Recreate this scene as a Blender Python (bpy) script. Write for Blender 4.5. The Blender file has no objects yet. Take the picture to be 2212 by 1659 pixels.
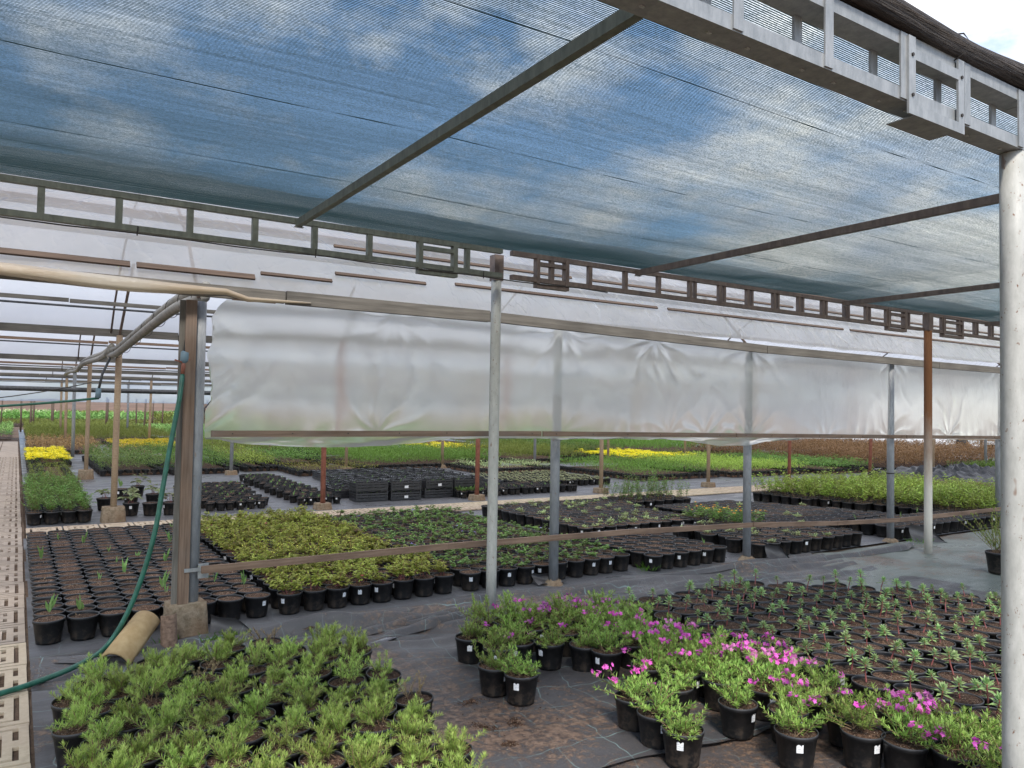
import bpy, math, random
from mathutils import Vector, Matrix, noise
R_ = random.Random(7)
rad = math.radians
sc = bpy.context.scene
C = sc.collection

# ------------------------------------------------------------------ camera
EYE = 1.6
yaw, pitch, roll = rad(32.8), rad(1.9), 0.0165
Fv = Vector((math.sin(yaw)*math.cos(pitch), math.cos(yaw)*math.cos(pitch), math.sin(pitch)))
R0 = Vector((math.cos(yaw), -math.sin(yaw), 0)); U0 = R0.cross(Fv)
Rv = R0*math.cos(roll)+U0*math.sin(roll); Uv = U0*math.cos(roll)-R0*math.sin(roll)
cam_d = bpy.data.cameras.new('camera'); cam = bpy.data.objects.new('camera', cam_d); C.objects.link(cam)
M = Matrix((Rv, Uv, -Fv)).transposed().to_4x4(); M.translation = (0, 0, EYE)
cam.matrix_world = M
cam_d.sensor_width = 36; cam_d.lens = 1660/2212*36
cam_d.clip_start = .05; cam_d.clip_end = 2000
sc.camera = cam

# ------------------------------------------------------------------ light
SUN_EL, SUN_AZ = rad(48), rad(205)          # azimuth measured from +Y towards +X
w = bpy.data.worlds.new('World'); sc.world = w; w.use_nodes = True
nt = w.node_tree; nt.nodes.clear()
def N(t, k, **kw):
    n = t.nodes.new(k)
    for a, b in kw.items(): setattr(n, a, b)
    return n
def Mth(t, op, a, b=None, clamp=False):
    n = N(t, 'ShaderNodeMath', operation=op, use_clamp=clamp)
    for i, v in enumerate((a, b)):
        if v is None: continue
        if isinstance(v, (int, float)): n.inputs[i].default_value = v
        else: t.links.new(v, n.inputs[i])
    return n.outputs[0]
out = N(nt, 'ShaderNodeOutputWorld')
sky = N(nt, 'ShaderNodeTexSky', sky_type='NISHITA', sun_disc=False, sun_elevation=SUN_EL, sun_rotation=SUN_AZ)
sky.dust_density = 1.0; sky.ozone_density = 2.5
bg1 = N(nt, 'ShaderNodeBackground'); bg1.inputs[1].default_value = .135
nt.links.new(sky.outputs[0], bg1.inputs[0])
tc = N(nt, 'ShaderNodeTexCoord'); sp = N(nt, 'ShaderNodeSeparateXYZ')
nt.links.new(tc.outputs['Generated'], sp.inputs[0])
zz = Mth(nt, 'ADD', Mth(nt, 'MAXIMUM', sp.outputs[2], 0.0), .16)
cb = N(nt, 'ShaderNodeCombineXYZ')
nt.links.new(Mth(nt, 'DIVIDE', sp.outputs[0], zz), cb.inputs[0]); nt.links.new(Mth(nt, 'DIVIDE', sp.outputs[1], zz), cb.inputs[1])
def cloud(scale, off, det=8):
    mp = N(nt, 'ShaderNodeMapping'); mp.inputs['Location'].default_value = off
    nt.links.new(cb.outputs[0], mp.inputs[0])
    n = N(nt, 'ShaderNodeTexNoise'); n.inputs['Scale'].default_value = scale; n.inputs['Detail'].default_value = det
    n.inputs['Roughness'].default_value = .62
    nt.links.new(mp.outputs[0], n.inputs['Vector']); return n.outputs['Fac']
c1 = cloud(1.7, (3.1, 1.7, 0)); c2 = cloud(3.4, (0.4, 5.2, 2))
cf = Mth(nt, 'ADD', Mth(nt, 'MULTIPLY', c1, .7), Mth(nt, 'MULTIPLY', c2, .3))
# the overcast bank on the right of the sky
bank = Mth(nt, 'MULTIPLY', Mth(nt, 'MAXIMUM', Mth(nt, 'SUBTRACT', Mth(nt, 'ADD', Mth(nt, 'MULTIPLY', sp.outputs[0], .9), Mth(nt, 'MULTIPLY', sp.outputs[1], .25)), .64), 0.0), .55)
ramp = N(nt, 'ShaderNodeMapRange', clamp=True); ramp.inputs[1].default_value = .48; ramp.inputs[2].default_value = .66
nt.links.new(Mth(nt, 'ADD', cf, bank), ramp.inputs[0])
c3 = cloud(2.2, (7, 3, 1))
cr = N(nt, 'ShaderNodeValToRGB'); nt.links.new(c3, cr.inputs[0])
cr.color_ramp.elements[0].position = .35; cr.color_ramp.elements[0].color = (.60, .64, .74, 1)
cr.color_ramp.elements[1].position = .62; cr.color_ramp.elements[1].color = (1, .97, .93, 1)
bg2 = N(nt, 'ShaderNodeBackground'); bg2.inputs[1].default_value = .94
nt.links.new(cr.outputs[0], bg2.inputs[0])
mx = N(nt, 'ShaderNodeMixShader')
nt.links.new(ramp.outputs[0], mx.inputs[0]); nt.links.new(bg1.outputs[0], mx.inputs[1]); nt.links.new(bg2.outputs[0], mx.inputs[2])
nt.links.new(mx.outputs[0], out.inputs[0])
sd = bpy.data.lights.new('sun', 'SUN'); sd.energy = 2.0; sd.angle = rad(10); sd.color = (1, .95, .87)
so = bpy.data.objects.new('sun', sd); C.objects.link(so)
sv = Vector((math.sin(SUN_AZ)*math.cos(SUN_EL), math.cos(SUN_AZ)*math.cos(SUN_EL), math.sin(SUN_EL)))
so.rotation_euler = sv.to_track_quat('Z', 'Y').to_euler()
vs = sc.view_settings; vs.view_transform = 'Standard'; vs.look = 'None'; vs.gamma = 1; vs.exposure = 1.15
sc.render.engine = 'CYCLES'
sc.cycles.max_bounces = 12; sc.cycles.transparent_max_bounces = 24; sc.cycles.diffuse_bounces = 4; sc.cycles.transmission_bounces = 8

# ------------------------------------------------------------------ materials
def rgb(c): return (c[0], c[1], c[2], 1)
class Mat:
    def __init__(s, name):
        s.m = bpy.data.materials.new(name); s.m.use_nodes = True; s.t = s.m.node_tree; s.t.nodes.clear()
        s.out = N(s.t, 'ShaderNodeOutputMaterial'); s.tc = N(s.t, 'ShaderNodeTexCoord')
    def link(s, a, b): s.t.links.new(a, b)
    def mapping(s, scale=(1, 1, 1), rot=(0, 0, 0), space='Object', loc=(0, 0, 0)):
        n = N(s.t, 'ShaderNodeMapping'); n.inputs['Scale'].default_value = scale; n.inputs['Rotation'].default_value = rot; n.inputs['Location'].default_value = loc
        s.link(s.tc.outputs[space], n.inputs[0]); return n.outputs[0]
    def noise(s, scale, vec=None, det=4, rough=.55):
        n = N(s.t, 'ShaderNodeTexNoise'); n.inputs['Scale'].default_value = scale; n.inputs['Detail'].default_value = det; n.inputs['Roughness'].default_value = rough
        s.link(vec if vec is not None else s.mapping(), n.inputs['Vector']); return n.outputs['Fac']
    def voro(s, scale, vec=None):
        n = N(s.t, 'ShaderNodeTexVoronoi'); n.inputs['Scale'].default_value = scale
        s.link(vec if vec is not None else s.mapping(), n.inputs['Vector']); return n
    def ramp(s, fac, stops):
        n = N(s.t, 'ShaderNodeValToRGB'); e = n.color_ramp.elements
        while len(e) < len(stops): e.new(.5)
        for i, (p, c) in enumerate(stops): e[i].position = p; e[i].color = rgb(c) if not isinstance(c, (int, float)) else (c, c, c, 1)
        s.link(fac, n.inputs[0]); return n.outputs[0]
    def mix(s, fac, a, b, mode='MIX'):
        n = N(s.t, 'ShaderNodeMix', data_type='RGBA', blend_type=mode)
        for i, v in ((0, fac), (6, a), (7, b)):
            if isinstance(v, (int, float)): n.inputs[i].default_value = v
            elif isinstance(v, tuple): n.inputs[i].default_value = rgb(v)
            else: s.link(v, n.inputs[i])
        return n.outputs[2]
    def bump(s, h, strength=.3, dist=.01):
        n = N(s.t, 'ShaderNodeBump'); n.inputs['Strength'].default_value = strength; n.inputs['Distance'].default_value = dist
        s.link(h, n.inputs['Height']); return n.outputs[0]
    def bsdf(s, col, rough=.6, metal=0, bump=None, spec=.5):
        n = N(s.t, 'ShaderNodeBsdfPrincipled')
        for k, v in (('Base Color', col), ('Roughness', rough), ('Metallic', metal), ('Specular IOR Level', spec)):
            if isinstance(v, (int, float)): n.inputs[k].default_value = v
            elif isinstance(v, tuple): n.inputs[k].default_value = rgb(v)
            else: s.link(v, n.inputs[k])
        if bump is not None: s.link(bump, n.inputs['Normal'])
        return n.outputs[0]
    def shmix(s, fac, a, b):
        n = N(s.t, 'ShaderNodeMixShader')
        if isinstance(fac, (int, float)): n.inputs[0].default_value = fac
        else: s.link(fac, n.inputs[0])
        s.link(a, n.inputs[1]); s.link(b, n.inputs[2]); return n.outputs[0]
    def sh(s, kind, col=None, rough=None, bump=None, ior=None):
        n = N(s.t, kind)
        if col is not None:
            if isinstance(col, tuple): n.inputs['Color'].default_value = rgb(col)
            else: s.link(col, n.inputs['Color'])
        if rough is not None: n.inputs['Roughness'].default_value = rough
        if ior is not None: n.inputs['IOR'].default_value = ior
        if bump is not None: s.link(bump, n.inputs['Normal'])
        return n.outputs[0]
    def rnd(s):
        n = N(s.t, 'ShaderNodeObjectInfo'); return n.outputs['Random']
    def done(s, shader): s.link(shader, s.out.inputs[0]); return s.m

def leaf(name, a, b, trans=.35, rough=.5, scale=40):
    m = Mat(name); g = m.noise(scale, det=2)
    col = m.mix(m.ramp(g, [(.3, 0.0), (.7, 1.0)]), a, b)
    hv = N(m.t, 'ShaderNodeHueSaturation'); m.link(col, hv.inputs['Color'])
    m.link(Mth(m.t, 'ADD', Mth(m.t, 'MULTIPLY', m.rnd(), .5), .75), hv.inputs['Value'])
    m.link(Mth(m.t, 'ADD', Mth(m.t, 'MULTIPLY', m.rnd(), .025), .4875), hv.inputs['Hue'])
    c = hv.outputs[0]
    return m.done(m.shmix(trans, m.bsdf(c, rough, spec=.35), m.sh('ShaderNodeBsdfTranslucent', c)))
def plain(name, a, b=None, rough=.6, metal=0, scale=8, bs=0, spec=.5, det=5, vec=None, lo=.35, hi=.65, bd=.01):
    m = Mat(name); v = m.mapping(vec) if vec else None
    g = m.noise(scale, v, det=det)
    col = m.mix(m.ramp(g, [(lo, 0.0), (hi, 1.0)]), a, b or a)
    return m.done(m.bsdf(col, rough, metal, m.bump(g, bs, bd) if bs else None, spec))

MT = {}
MT['rosemary'] = leaf('rosemary_leaf', (.26, .38, .07), (.45, .56, .15))
MT['rosemary_dry'] = leaf('dry_needle', (.25, .19, .10), (.34, .27, .15))
MT['phlox'] = leaf('phlox_leaf', (.21, .34, .06), (.38, .52, .13))
MT['petal'] = leaf('magenta_petal', (.58, .07, .42), (.75, .16, .60), .3)
MT['petal_pale'] = leaf('faded_petal', (.50, .12, .36), (.62, .22, .50), .3)
MT['lily'] = leaf('lance_leaf', (.20, .34, .10), (.46, .58, .28))
MT['redstem'] = plain('red_stem', (.22, .06, .06), (.30, .12, .09), .5)
MT['brownstem'] = plain('brown_stem', (.16, .10, .05), (.20, .14, .07), .7)
MT['astilbe'] = leaf('yellow_green_leaf', (.23, .27, .045), (.42, .44, .09))
MT['columb'] = leaf('columbine_leaf', (.13, .24, .06), (.27, .40, .11))
MT['sprout'] = leaf('sprout_leaf', (.12, .25, .07), (.25, .38, .12))
MT['lush'] = leaf('lush_green_leaf', (.10, .22, .045), (.22, .37, .08))
MT['lime'] = leaf('lime_leaf', (.24, .37, .05), (.42, .52, .11))
MT['varieg'] = leaf('variegated_leaf', (.25, .38, .10), (.62, .66, .38), scale=70)
MT['cream'] = leaf('cream_leaf', (.18, .26, .08), (.75, .75, .50), scale=90)
MT['grassy'] = leaf('bright_grassy_leaf', (.11, .23, .035), (.22, .37, .07))
MT['olive'] = leaf('olive_leaf', (.13, .17, .03), (.25, .28, .06))
MT['rust'] = leaf('rust_leaf', (.24, .13, .06), (.38, .25, .12))
MT['yellow'] = leaf('yellow_flower', (.80, .66, .01), (.95, .82, .03), .2)
MT['orange'] = leaf('orange_flower', (.85, .35, .03), (.9, .45, .05), .2)
MT['violet'] = leaf('violet_flower', (.25, .18, .55), (.4, .32, .7), .2)
MT['pink'] = leaf('pink_flower', (.7, .12, .2), (.75, .2, .3), .2)
MT['hosta'] = leaf('broad_leaf', (.12, .16, .06), (.30, .33, .16))

def soil_mat():
    m = Mat('potting_soil'); v = m.mapping((1, 1, 1)); g = m.noise(90, v, 6, .7)
    col = m.mix(m.ramp(g, [(.38, 0.0), (.62, 1.0)]), (.020, .011, .008), (.125, .072, .046))
    vo = m.voro(170, v); spk = m.ramp(vo.outputs['Distance'], [(.0, 1.0), (.22, 1.0), (.26, 0.0)])
    sel = m.ramp(m.noise(60, v, 2), [(.50, 0.0), (.53, 1.0)])
    col = m.mix(Mth(m.t, 'MULTIPLY', spk, sel), col, (.55, .45, .35))
    hv = N(m.t, 'ShaderNodeHueSaturation'); m.link(col, hv.inputs['Color']); m.link(Mth(m.t, 'ADD', Mth(m.t, 'MULTIPLY', m.rnd(), .8), .6), hv.inputs['Value'])
    return m.done(m.bsdf(hv.outputs[0], .95, 0, m.bump(g, .8, .012), .2))
MT['soil'] = soil_mat()
def pot_mat():
    m = Mat('black_pot_plastic'); v = m.mapping(); g = m.noise(26, v, 6, .7); sz = N(m.t, 'ShaderNodeSeparateXYZ'); m.link(v, sz.inputs[0])
    off = Mth(m.t, 'MULTIPLY', m.rnd(), .12)
    splash = m.ramp(Mth(m.t, 'ADD', Mth(m.t, 'SUBTRACT', g, Mth(m.t, 'MULTIPLY', sz.outputs[2], 1.1)), off), [(.50, 0.0), (.62, .55)])
    col = m.mix(m.ramp(g, [(.4, 0.0), (.7, 1.0)]), (.006, .006, .0065), (.014, .0135, .014)); col = m.mix(splash, col, (.06, .044, .032))
    rim = m.ramp(sz.outputs[2], [(.147, 0.0), (.153, 1.0)]); col = m.mix(Mth(m.t, 'MULTIPLY', rim, .6), col, (.07, .07, .075))  # specular highlight on the pot rim, painted in as paler grey
    return m.done(m.bsdf(col, .46, 0, m.bump(g, .1, .002), .4))
MT['pot'] = pot_mat()
def tag_mat():
    m = Mat('printed_label'); v = m.mapping((1, 1, 1), space='Generated')
    sx = N(m.t, 'ShaderNodeSeparateXYZ'); m.link(v, sx.inputs[0])
    ln = m.ramp(Mth(m.t, 'FRACT', Mth(m.t, 'MULTIPLY', sx.outputs[2], 4)), [(.6, 0.0), (.65, 1.0)])
    g = m.ramp(m.noise(9, m.mapping((1, 1, .3), space='Generated'), 3), [(.5, 0.0), (.55, 1.0)])
    return m.done(m.bsdf(m.mix(Mth(m.t, 'MULTIPLY', Mth(m.t, 'MULTIPLY', ln, g), .6), (.72, .72, .72), (.15, .15, .17)), .5))
MT['tag'] = tag_mat()

def wood(name, a, b, c=None):
    m = Mat(name); v = m.mapping((.6, 14, 14)); g = m.noise(4, v, 6, .65); k = m.noise(1.7, m.mapping(), 3)
    col = m.mix(m.ramp(g, [(.3, 0.0), (.7, 1.0)]), a, b); col = m.mix(m.ramp(k, [(.45, 0.0), (.7, .7)]), col, c or a)
    return m.done(m.bsdf(col, .85, 0, m.bump(g, .5, .004), .25))
MT['wood'] = wood('weathered_wood', (.10, .065, .045), (.26, .18, .13), (.17, .14, .12))
MT['wood_dark'] = wood('dark_batten_wood', (.055, .038, .028), (.13, .09, .065), (.09, .07, .055))
MT['wood_grey'] = wood('grey_timber', (.10, .092, .08), (.21, .195, .17), (.075, .07, .062))
MT['wood_red'] = wood('rail_wood', (.14, .088, .06), (.28, .19, .135), (.10, .065, .048))
MT['wood_tan'] = wood('tan_stake', (.28, .20, .13), (.42, .32, .22), (.20, .14, .09))
MT['paint_red'] = plain('red_oxide_paint', (.20, .065, .04), (.30, .12, .08), .6, scale=14, bs=.2)

def galv(name, a, b, rust=.0, paint=False):
    m = Mat(name); g = m.noise(28, m.mapping((1, 1, .35)), 5, .7)
    col = m.mix(m.ramp(g, [(.35, 0.0), (.7, 1.0)]), a, b)
    if rust:
        r = m.noise(55, m.mapping((1, 1, .6)), 4, .75); rm = m.ramp(r, [(.66-rust*.14, 0.0), (.72-rust*.14, 1.0)])
        col = m.mix(rm, col, (.16, .075, .04))
        big = m.noise(7, m.mapping((1, 1, .4)), 3, .6); col = m.mix(m.ramp(big, [(.62, 0.0), (.64, .9)]), col, (.22, .15, .11))
    return m.done(m.bsdf(col, .55, 0 if paint else .35, m.bump(g, .15, .003), .4))
MT['galv'] = galv('galvanised_steel', (.23, .24, .24), (.36, .365, .36))
MT['galv_green'] = galv('weathered_steel', (.12, .13, .105), (.20, .21, .17))
MT['galv_brown'] = galv('rust_tinted_steel', (.13, .10, .085), (.22, .17, .14))
MT['white_paint'] = galv('chipped_white_paint', (.34, .335, .30), (.46, .45, .41), .32, True)
MT['grey_pipe'] = galv('grey_pipe_metal', (.20, .21, .22), (.29, .30, .31), .05, True)
def rusty():
    m = Mat('half_rusted_paint'); g = m.noise(5, m.mapping((1, 1, .4)), 5, .7)
    sx = N(m.t, 'ShaderNodeSeparateXYZ'); m.link(m.mapping(), sx.inputs[0])
    h = Mth(m.t, 'ADD', Mth(m.t, 'MULTIPLY', sx.outputs[2], .42), Mth(m.t, 'MULTIPLY', g, .5))
    col = m.mix(m.ramp(h, [(.52, 0.0), (.95, 1.0)]), (.56, .52, .45), (.20, .085, .035))
    return m.done(m.bsdf(col, .75, 0, m.bump(g, .2, .004), .3))
MT['rusty'] = rusty()
MT['bolt'] = plain('bolt_metal', (.5, .5, .48), rough=.4, metal=.6)
def concrete():
    m = Mat('rough_concrete'); g = m.noise(22, det=8, rough=.7); k = m.noise(5)
    col = m.mix(m.ramp(g, [(.3, 0.0), (.7, 1.0)]), (.13, .095, .06), (.36, .29, .21)); col = m.mix(m.ramp(k, [(.4, 0.0), (.7, .7)]), col, (.20, .12, .07))
    return m.done(m.bsdf(col, .95, 0, m.bump(g, .9, .02), .15))
MT['concrete'] = concrete()
MT['claytile'] = plain('sandy_roof_tile', (.33, .22, .10), (.42, .30, .15), .8, scale=18, bs=.1)
MT['claydark'] = plain('mossy_clay_tile', (.12, .075, .05), (.26, .17, .12), .9, scale=40, bs=.4)
MT['hose'] = plain('green_hose', (.010, .075, .045), (.02, .12, .08), .4, scale=20)
MT['blackpipe'] = plain('black_polypipe', (.02, .022, .026), (.05, .055, .06), .5, scale=20)
MT['greypvc'] = plain('grey_pvc', (.17, .17, .155), (.27, .26, .23), .6, scale=9, bs=.1)
MT['bluefit'] = plain('blue_grey_fitting', (.10, .16, .20), (.13, .20, .24), .5)
MT['white'] = plain('white_plastic', (.7, .7, .7), rough=.5)
MT['rope'] = plain('dark_wire', (.03, .025, .022), rough=.8)
MT['asphalt'] = plain('pale_yard_concrete', (.48, .46, .43), (.58, .56, .53), .9, scale=3)

def plastic(name, transp, transl, tint, rough=.12, streak=(1, 1, 1), bs=.5, blur=False, dirt=(.42, .41, .37), crease=0):
    m = Mat(name)
    v = m.mapping(streak, (0, 0, .0)); g = m.noise(3.0, v, 6, .6); g2 = m.noise(1.3, m.mapping((1, 1, 1)), 4)
    if crease:
        rd = Mth(m.t, 'ABSOLUTE', Mth(m.t, 'SUBTRACT', m.noise(2.2, m.mapping((1.6, 1, .55), (0, rad(24), .35)), 3, .5), .5))
        rd2 = Mth(m.t, 'ABSOLUTE', Mth(m.t, 'SUBTRACT', m.noise(2.6, m.mapping((1.3, 1, .6), (0, rad(-30), -.4), loc=(9, 3, 1)), 3, .5), .5))
        rg = Mth(m.t, 'ADD', m.ramp(rd, [(0, 1.0), (.035, .25), (.12, 0.0)]), m.ramp(rd2, [(0, 1.0), (.03, .25), (.1, 0.0)]))
        g = Mth(m.t, 'ADD', g, Mth(m.t, 'MULTIPLY', rg, crease))
    bp = m.bump(g, bs, .03)
    if blur: tr = m.sh('ShaderNodeBsdfRefraction', (.94, .94, .91), .30, None, 1.12)
    else: tr = m.sh('ShaderNodeBsdfTransparent', (.95, .96, .97))
    tl = m.sh('ShaderNodeBsdfTranslucent', tint); df = m.sh('ShaderNodeBsdfDiffuse', m.mix(m.ramp(g2, [(.35, 0.0), (.7, 1.0)]), tint, dirt))
    a = m.shmix(transl, tr, tl)
    b = m.shmix(Mth(m.t, 'MULTIPLY', m.ramp(g2, [(.3, .7), (.75, 1.0)]), transp), a, df)
    fr = N(m.t, 'ShaderNodeLayerWeight'); fr.inputs[0].default_value = .5; m.link(bp, fr.inputs['Normal']); fz = Mth(m.t, 'ADD', Mth(m.t, 'MULTIPLY', Mth(m.t, 'POWER', fr.outputs['Facing'], 4.0), .55), .05, True)
    gl = m.sh('ShaderNodeBsdfGlossy', (1, 1, 1), rough, bp)
    return m.done(m.shmix(fz, b, gl))
MT['roof_film'] = plastic('roof_polythene', .14, .80, (.93, .905, .87), .13, (2.6, .35, 1), .6, crease=.34)
MT['curtain_film'] = plastic('side_polythene', .10, .30, (.87, .865, .81), .17, (1.2, 1, .4), .16, blur=True, crease=.35)
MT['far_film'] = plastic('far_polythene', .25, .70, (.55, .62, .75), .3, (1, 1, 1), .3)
MT['rolled_film'] = plastic('rolled_polythene', .55, .8, (.74, .67, .55), .2, (.5, 5, 5), .8, dirt=(.48, .36, .23))

def fabric_mat(name, base_a, base_b, dirt_lo=.52, line=(.26, .38, .37), lines=.6, rot=.13, wet=True, pitch=.235, spot=None):
    m = Mat(name); v = m.mapping()
    wob = m.noise(1.6, v, 3)
    vm = N(m.t, 'ShaderNodeVectorMath', operation='ADD'); m.link(m.mapping((1, 1, 1), (0, 0, rot)), vm.inputs[0])
    cbx = N(m.t, 'ShaderNodeCombineXYZ'); wv = Mth(m.t, 'MULTIPLY', wob, .35); m.link(wv, cbx.inputs[0]); m.link(wv, cbx.inputs[1]); m.link(cbx.outputs[0], vm.inputs[1])
    sx = N(m.t, 'ShaderNodeSeparateXYZ'); m.link(vm.outputs[0], sx.inputs[0])
    def ln(o):
        f = Mth(m.t, 'ABSOLUTE', Mth(m.t, 'SUBTRACT', Mth(m.t, 'FRACT', Mth(m.t, 'DIVIDE', o, pitch)), .5))
        return m.ramp(f, [(.0, 1.0), (.008, 1.0), (.014, 0.0)])
    L = Mth(m.t, 'MAXIMUM', ln(sx.outputs[0]), ln(sx.outputs[1]))
    patch = m.ramp(m.noise(2.3, v, 4), [(.36, 0.15), (.62, 1.0)])
    big = m.noise(.9, v, 5, .6); fine = m.noise(26, v, 6, .7); med = m.noise(6, v, 5, .65)
    col = m.mix(med, base_a, base_b)
    col = m.mix(Mth(m.t, 'MULTIPLY', Mth(m.t, 'MULTIPLY', L, patch), lines), col, line)
    dm = Mth(m.t, 'ADD', Mth(m.t, 'MULTIPLY', big, .62), Mth(m.t, 'MULTIPLY', fine, .38))
    if spot:
        vd = N(m.t, 'ShaderNodeVectorMath', operation='DISTANCE'); m.link(m.mapping((1, 1, 0)), vd.inputs[0]); vd.inputs[1].default_value = (spot[0], spot[1], 0)
        dm = Mth(m.t, 'ADD', dm, Mth(m.t, 'MULTIPLY', m.ramp(Mth(m.t, 'DIVIDE', vd.outputs['Value'], spot[2]), [(0, 1.0), (1, 0.0)]), .11))
    dk = m.ramp(dm, [(dirt_lo, 0.0), (dirt_lo+.07, .85)])
    dcol = m.mix(m.ramp(fine, [(.4, 0.0), (.62, 1.0)]), (.045, .026, .018), (.21, .135, .09))
    col = m.mix(dk, col, dcol)
    vo = m.voro(55, v); sp_ = m.ramp(vo.outputs['Distance'], [(.0, 1.0), (.13, 1.0), (.16, 0.0)])
    col = m.mix(Mth(m.t, 'MULTIPLY', Mth(m.t, 'MULTIPLY', sp_, m.ramp(m.noise(9, v, 3), [(.52, 0.0), (.56, 1.0)])), m.ramp(big, [(.42, .15), (.6, 1.0)])), col, (.42, .33, .25))
    wv_ = N(m.t, 'ShaderNodeTexWave'); wv_.inputs['Scale'].default_value = 110; m.link(v, wv_.inputs[0])
    h = Mth(m.t, 'ADD', Mth(m.t, 'MULTIPLY', wv_.outputs['Fac'], .05), Mth(m.t, 'ADD', Mth(m.t, 'MULTIPLY', fine, Mth(m.t, 'ADD', dk, .12)), Mth(m.t, 'MULTIPLY', med, .6)))
    rr = m.ramp(m.noise(1.4, m.mapping((1, 1.8, 1), loc=(4, 2, 0)), 3), [(.3, .22), (.5, .45), (.7, .7)]) if wet else .75
    return m.done(m.bsdf(col, rr, 0, m.bump(h, .5, .02), .45))
MT['fabric'] = fabric_mat('woven_ground_fabric', (.046, .043, .044), (.095, .090, .092), .53, spot=(2.45, 3.5, 1.5))
MT['fabric_dirty'] = fabric_mat('muddy_ground_fabric', (.055, .047, .045), (.10, .088, .084), .44, lines=.4)
MT['fabric_in'] = fabric_mat('indoor_ground_fabric', (.085, .085, .092), (.13, .13, .14), .60, lines=.3, rot=.02)
MT['fabric_green'] = fabric_mat('faded_green_fabric', (.10, .12, .105), (.19, .205, .185), .50, lines=.05, rot=.3)
def dirt_mat():
    m = Mat('brown_earth'); g = m.noise(12, det=8, rough=.7); b = m.noise(.8)
    col = m.mix(m.ramp(g, [(.3, 0.0), (.7, 1.0)]), (.05, .032, .022), (.17, .115, .08)); col = m.mix(m.ramp(b, [(.4, 0.0), (.7, .6)]), col, (.22, .16, .12))
    return m.done(m.bsdf(col, .95, 0, m.bump(g, .8, .03), .2))
MT['dirt'] = dirt_mat()
MT['field'] = plain('dry_field_soil', (.13, .075, .045), (.19, .115, .07), .95, scale=.3)
def slab_mat():
    m = Mat('beige_slab'); v = m.mapping(); g = m.noise(35, v, 5, .65); b = m.noise(.55, m.mapping((.3, 1, 1)), 2, .4)
    col = m.mix(m.ramp(g, [(.35, 0.0), (.65, 1.0)]), (.46, .37, .26), (.56, .465, .33))
    col = m.mix(m.ramp(b, [(.45, 0.0), (.56, .75)]), col, (.44, .34, .26))
    st = m.noise(3.5, v, 6, .7); col = m.mix(m.ramp(st, [(.58, 0.0), (.72, .6)]), col, (.22, .16, .11))
    return m.done(m.bsdf(col, .8, 0, m.bump(g, .2, .004), .3))
MT['slab'] = slab_mat()
MT['slab_worn'] = plain('worn_pinkish_slab', (.31, .25, .20), (.42, .34, .27), .85, scale=5, bs=.1)
def net_mat():
    m = Mat('shade_net_thread'); g = m.noise(1.1, m.mapping((.25, 3, 1)), 4)
    c = m.mix(m.ramp(g, [(.3, 0.0), (.7, 1.0)]), (.030, .055, .055), (.060, .095, .095))
    return m.done(m.shmix(.55, m.bsdf(c, .6, spec=.3), m.sh('ShaderNodeBsdfTranslucent', (.15, .25, .26))))
MT['net'] = net_mat()
def knit_mat():
    m = Mat('shade_net_knit'); g = m.noise(150, m.mapping((.55, 1, 1)), 3, .8); b = m.noise(9, m.mapping((.2, 2.5, 1)), 4, .6)
    f = m.ramp(Mth(m.t, 'ADD', Mth(m.t, 'MULTIPLY', g, .75), Mth(m.t, 'MULTIPLY', b, .25)), [(.45, .08), (.65, .78)])
    d = m.shmix(.5, m.bsdf((.04, .06, .062), .6), m.sh('ShaderNodeBsdfTranslucent', (.17, .24, .26)))
    return m.done(m.shmix(f, m.sh('ShaderNodeBsdfTransparent', (.93, .98, .98)), d))
MT['knit'] = knit_mat()
MT['bundle'] = plain('rolled_net_bundle', (.022, .018, .016), (.085, .07, .06), .9, scale=6, bs=1.0, vec=(1.2, 26, 26), bd=.03)
MT['crate'] = plain('black_crate_plastic', (.014, .014, .016), (.028, .028, .032), .33, spec=.7)
MT['blackfilm'] = plain('crumpled_black_film', (.006, .007, .009), (.012, .013, .017), .38, scale=8, bs=.6, bd=.06)
MT['grass'] = leaf('grass_blade', (.07, .22, .02), (.17, .38, .04))
MT['pale_wall'] = plain('pale_van_paint', (.6, .6, .58), (.66, .66, .64), .5)
MT['tyre'] = plain('tyre_rubber', (.03, .03, .03), rough=.8)
MT['glass'] = plain('dark_glass', (.03, .04, .05), rough=.15)

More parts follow.
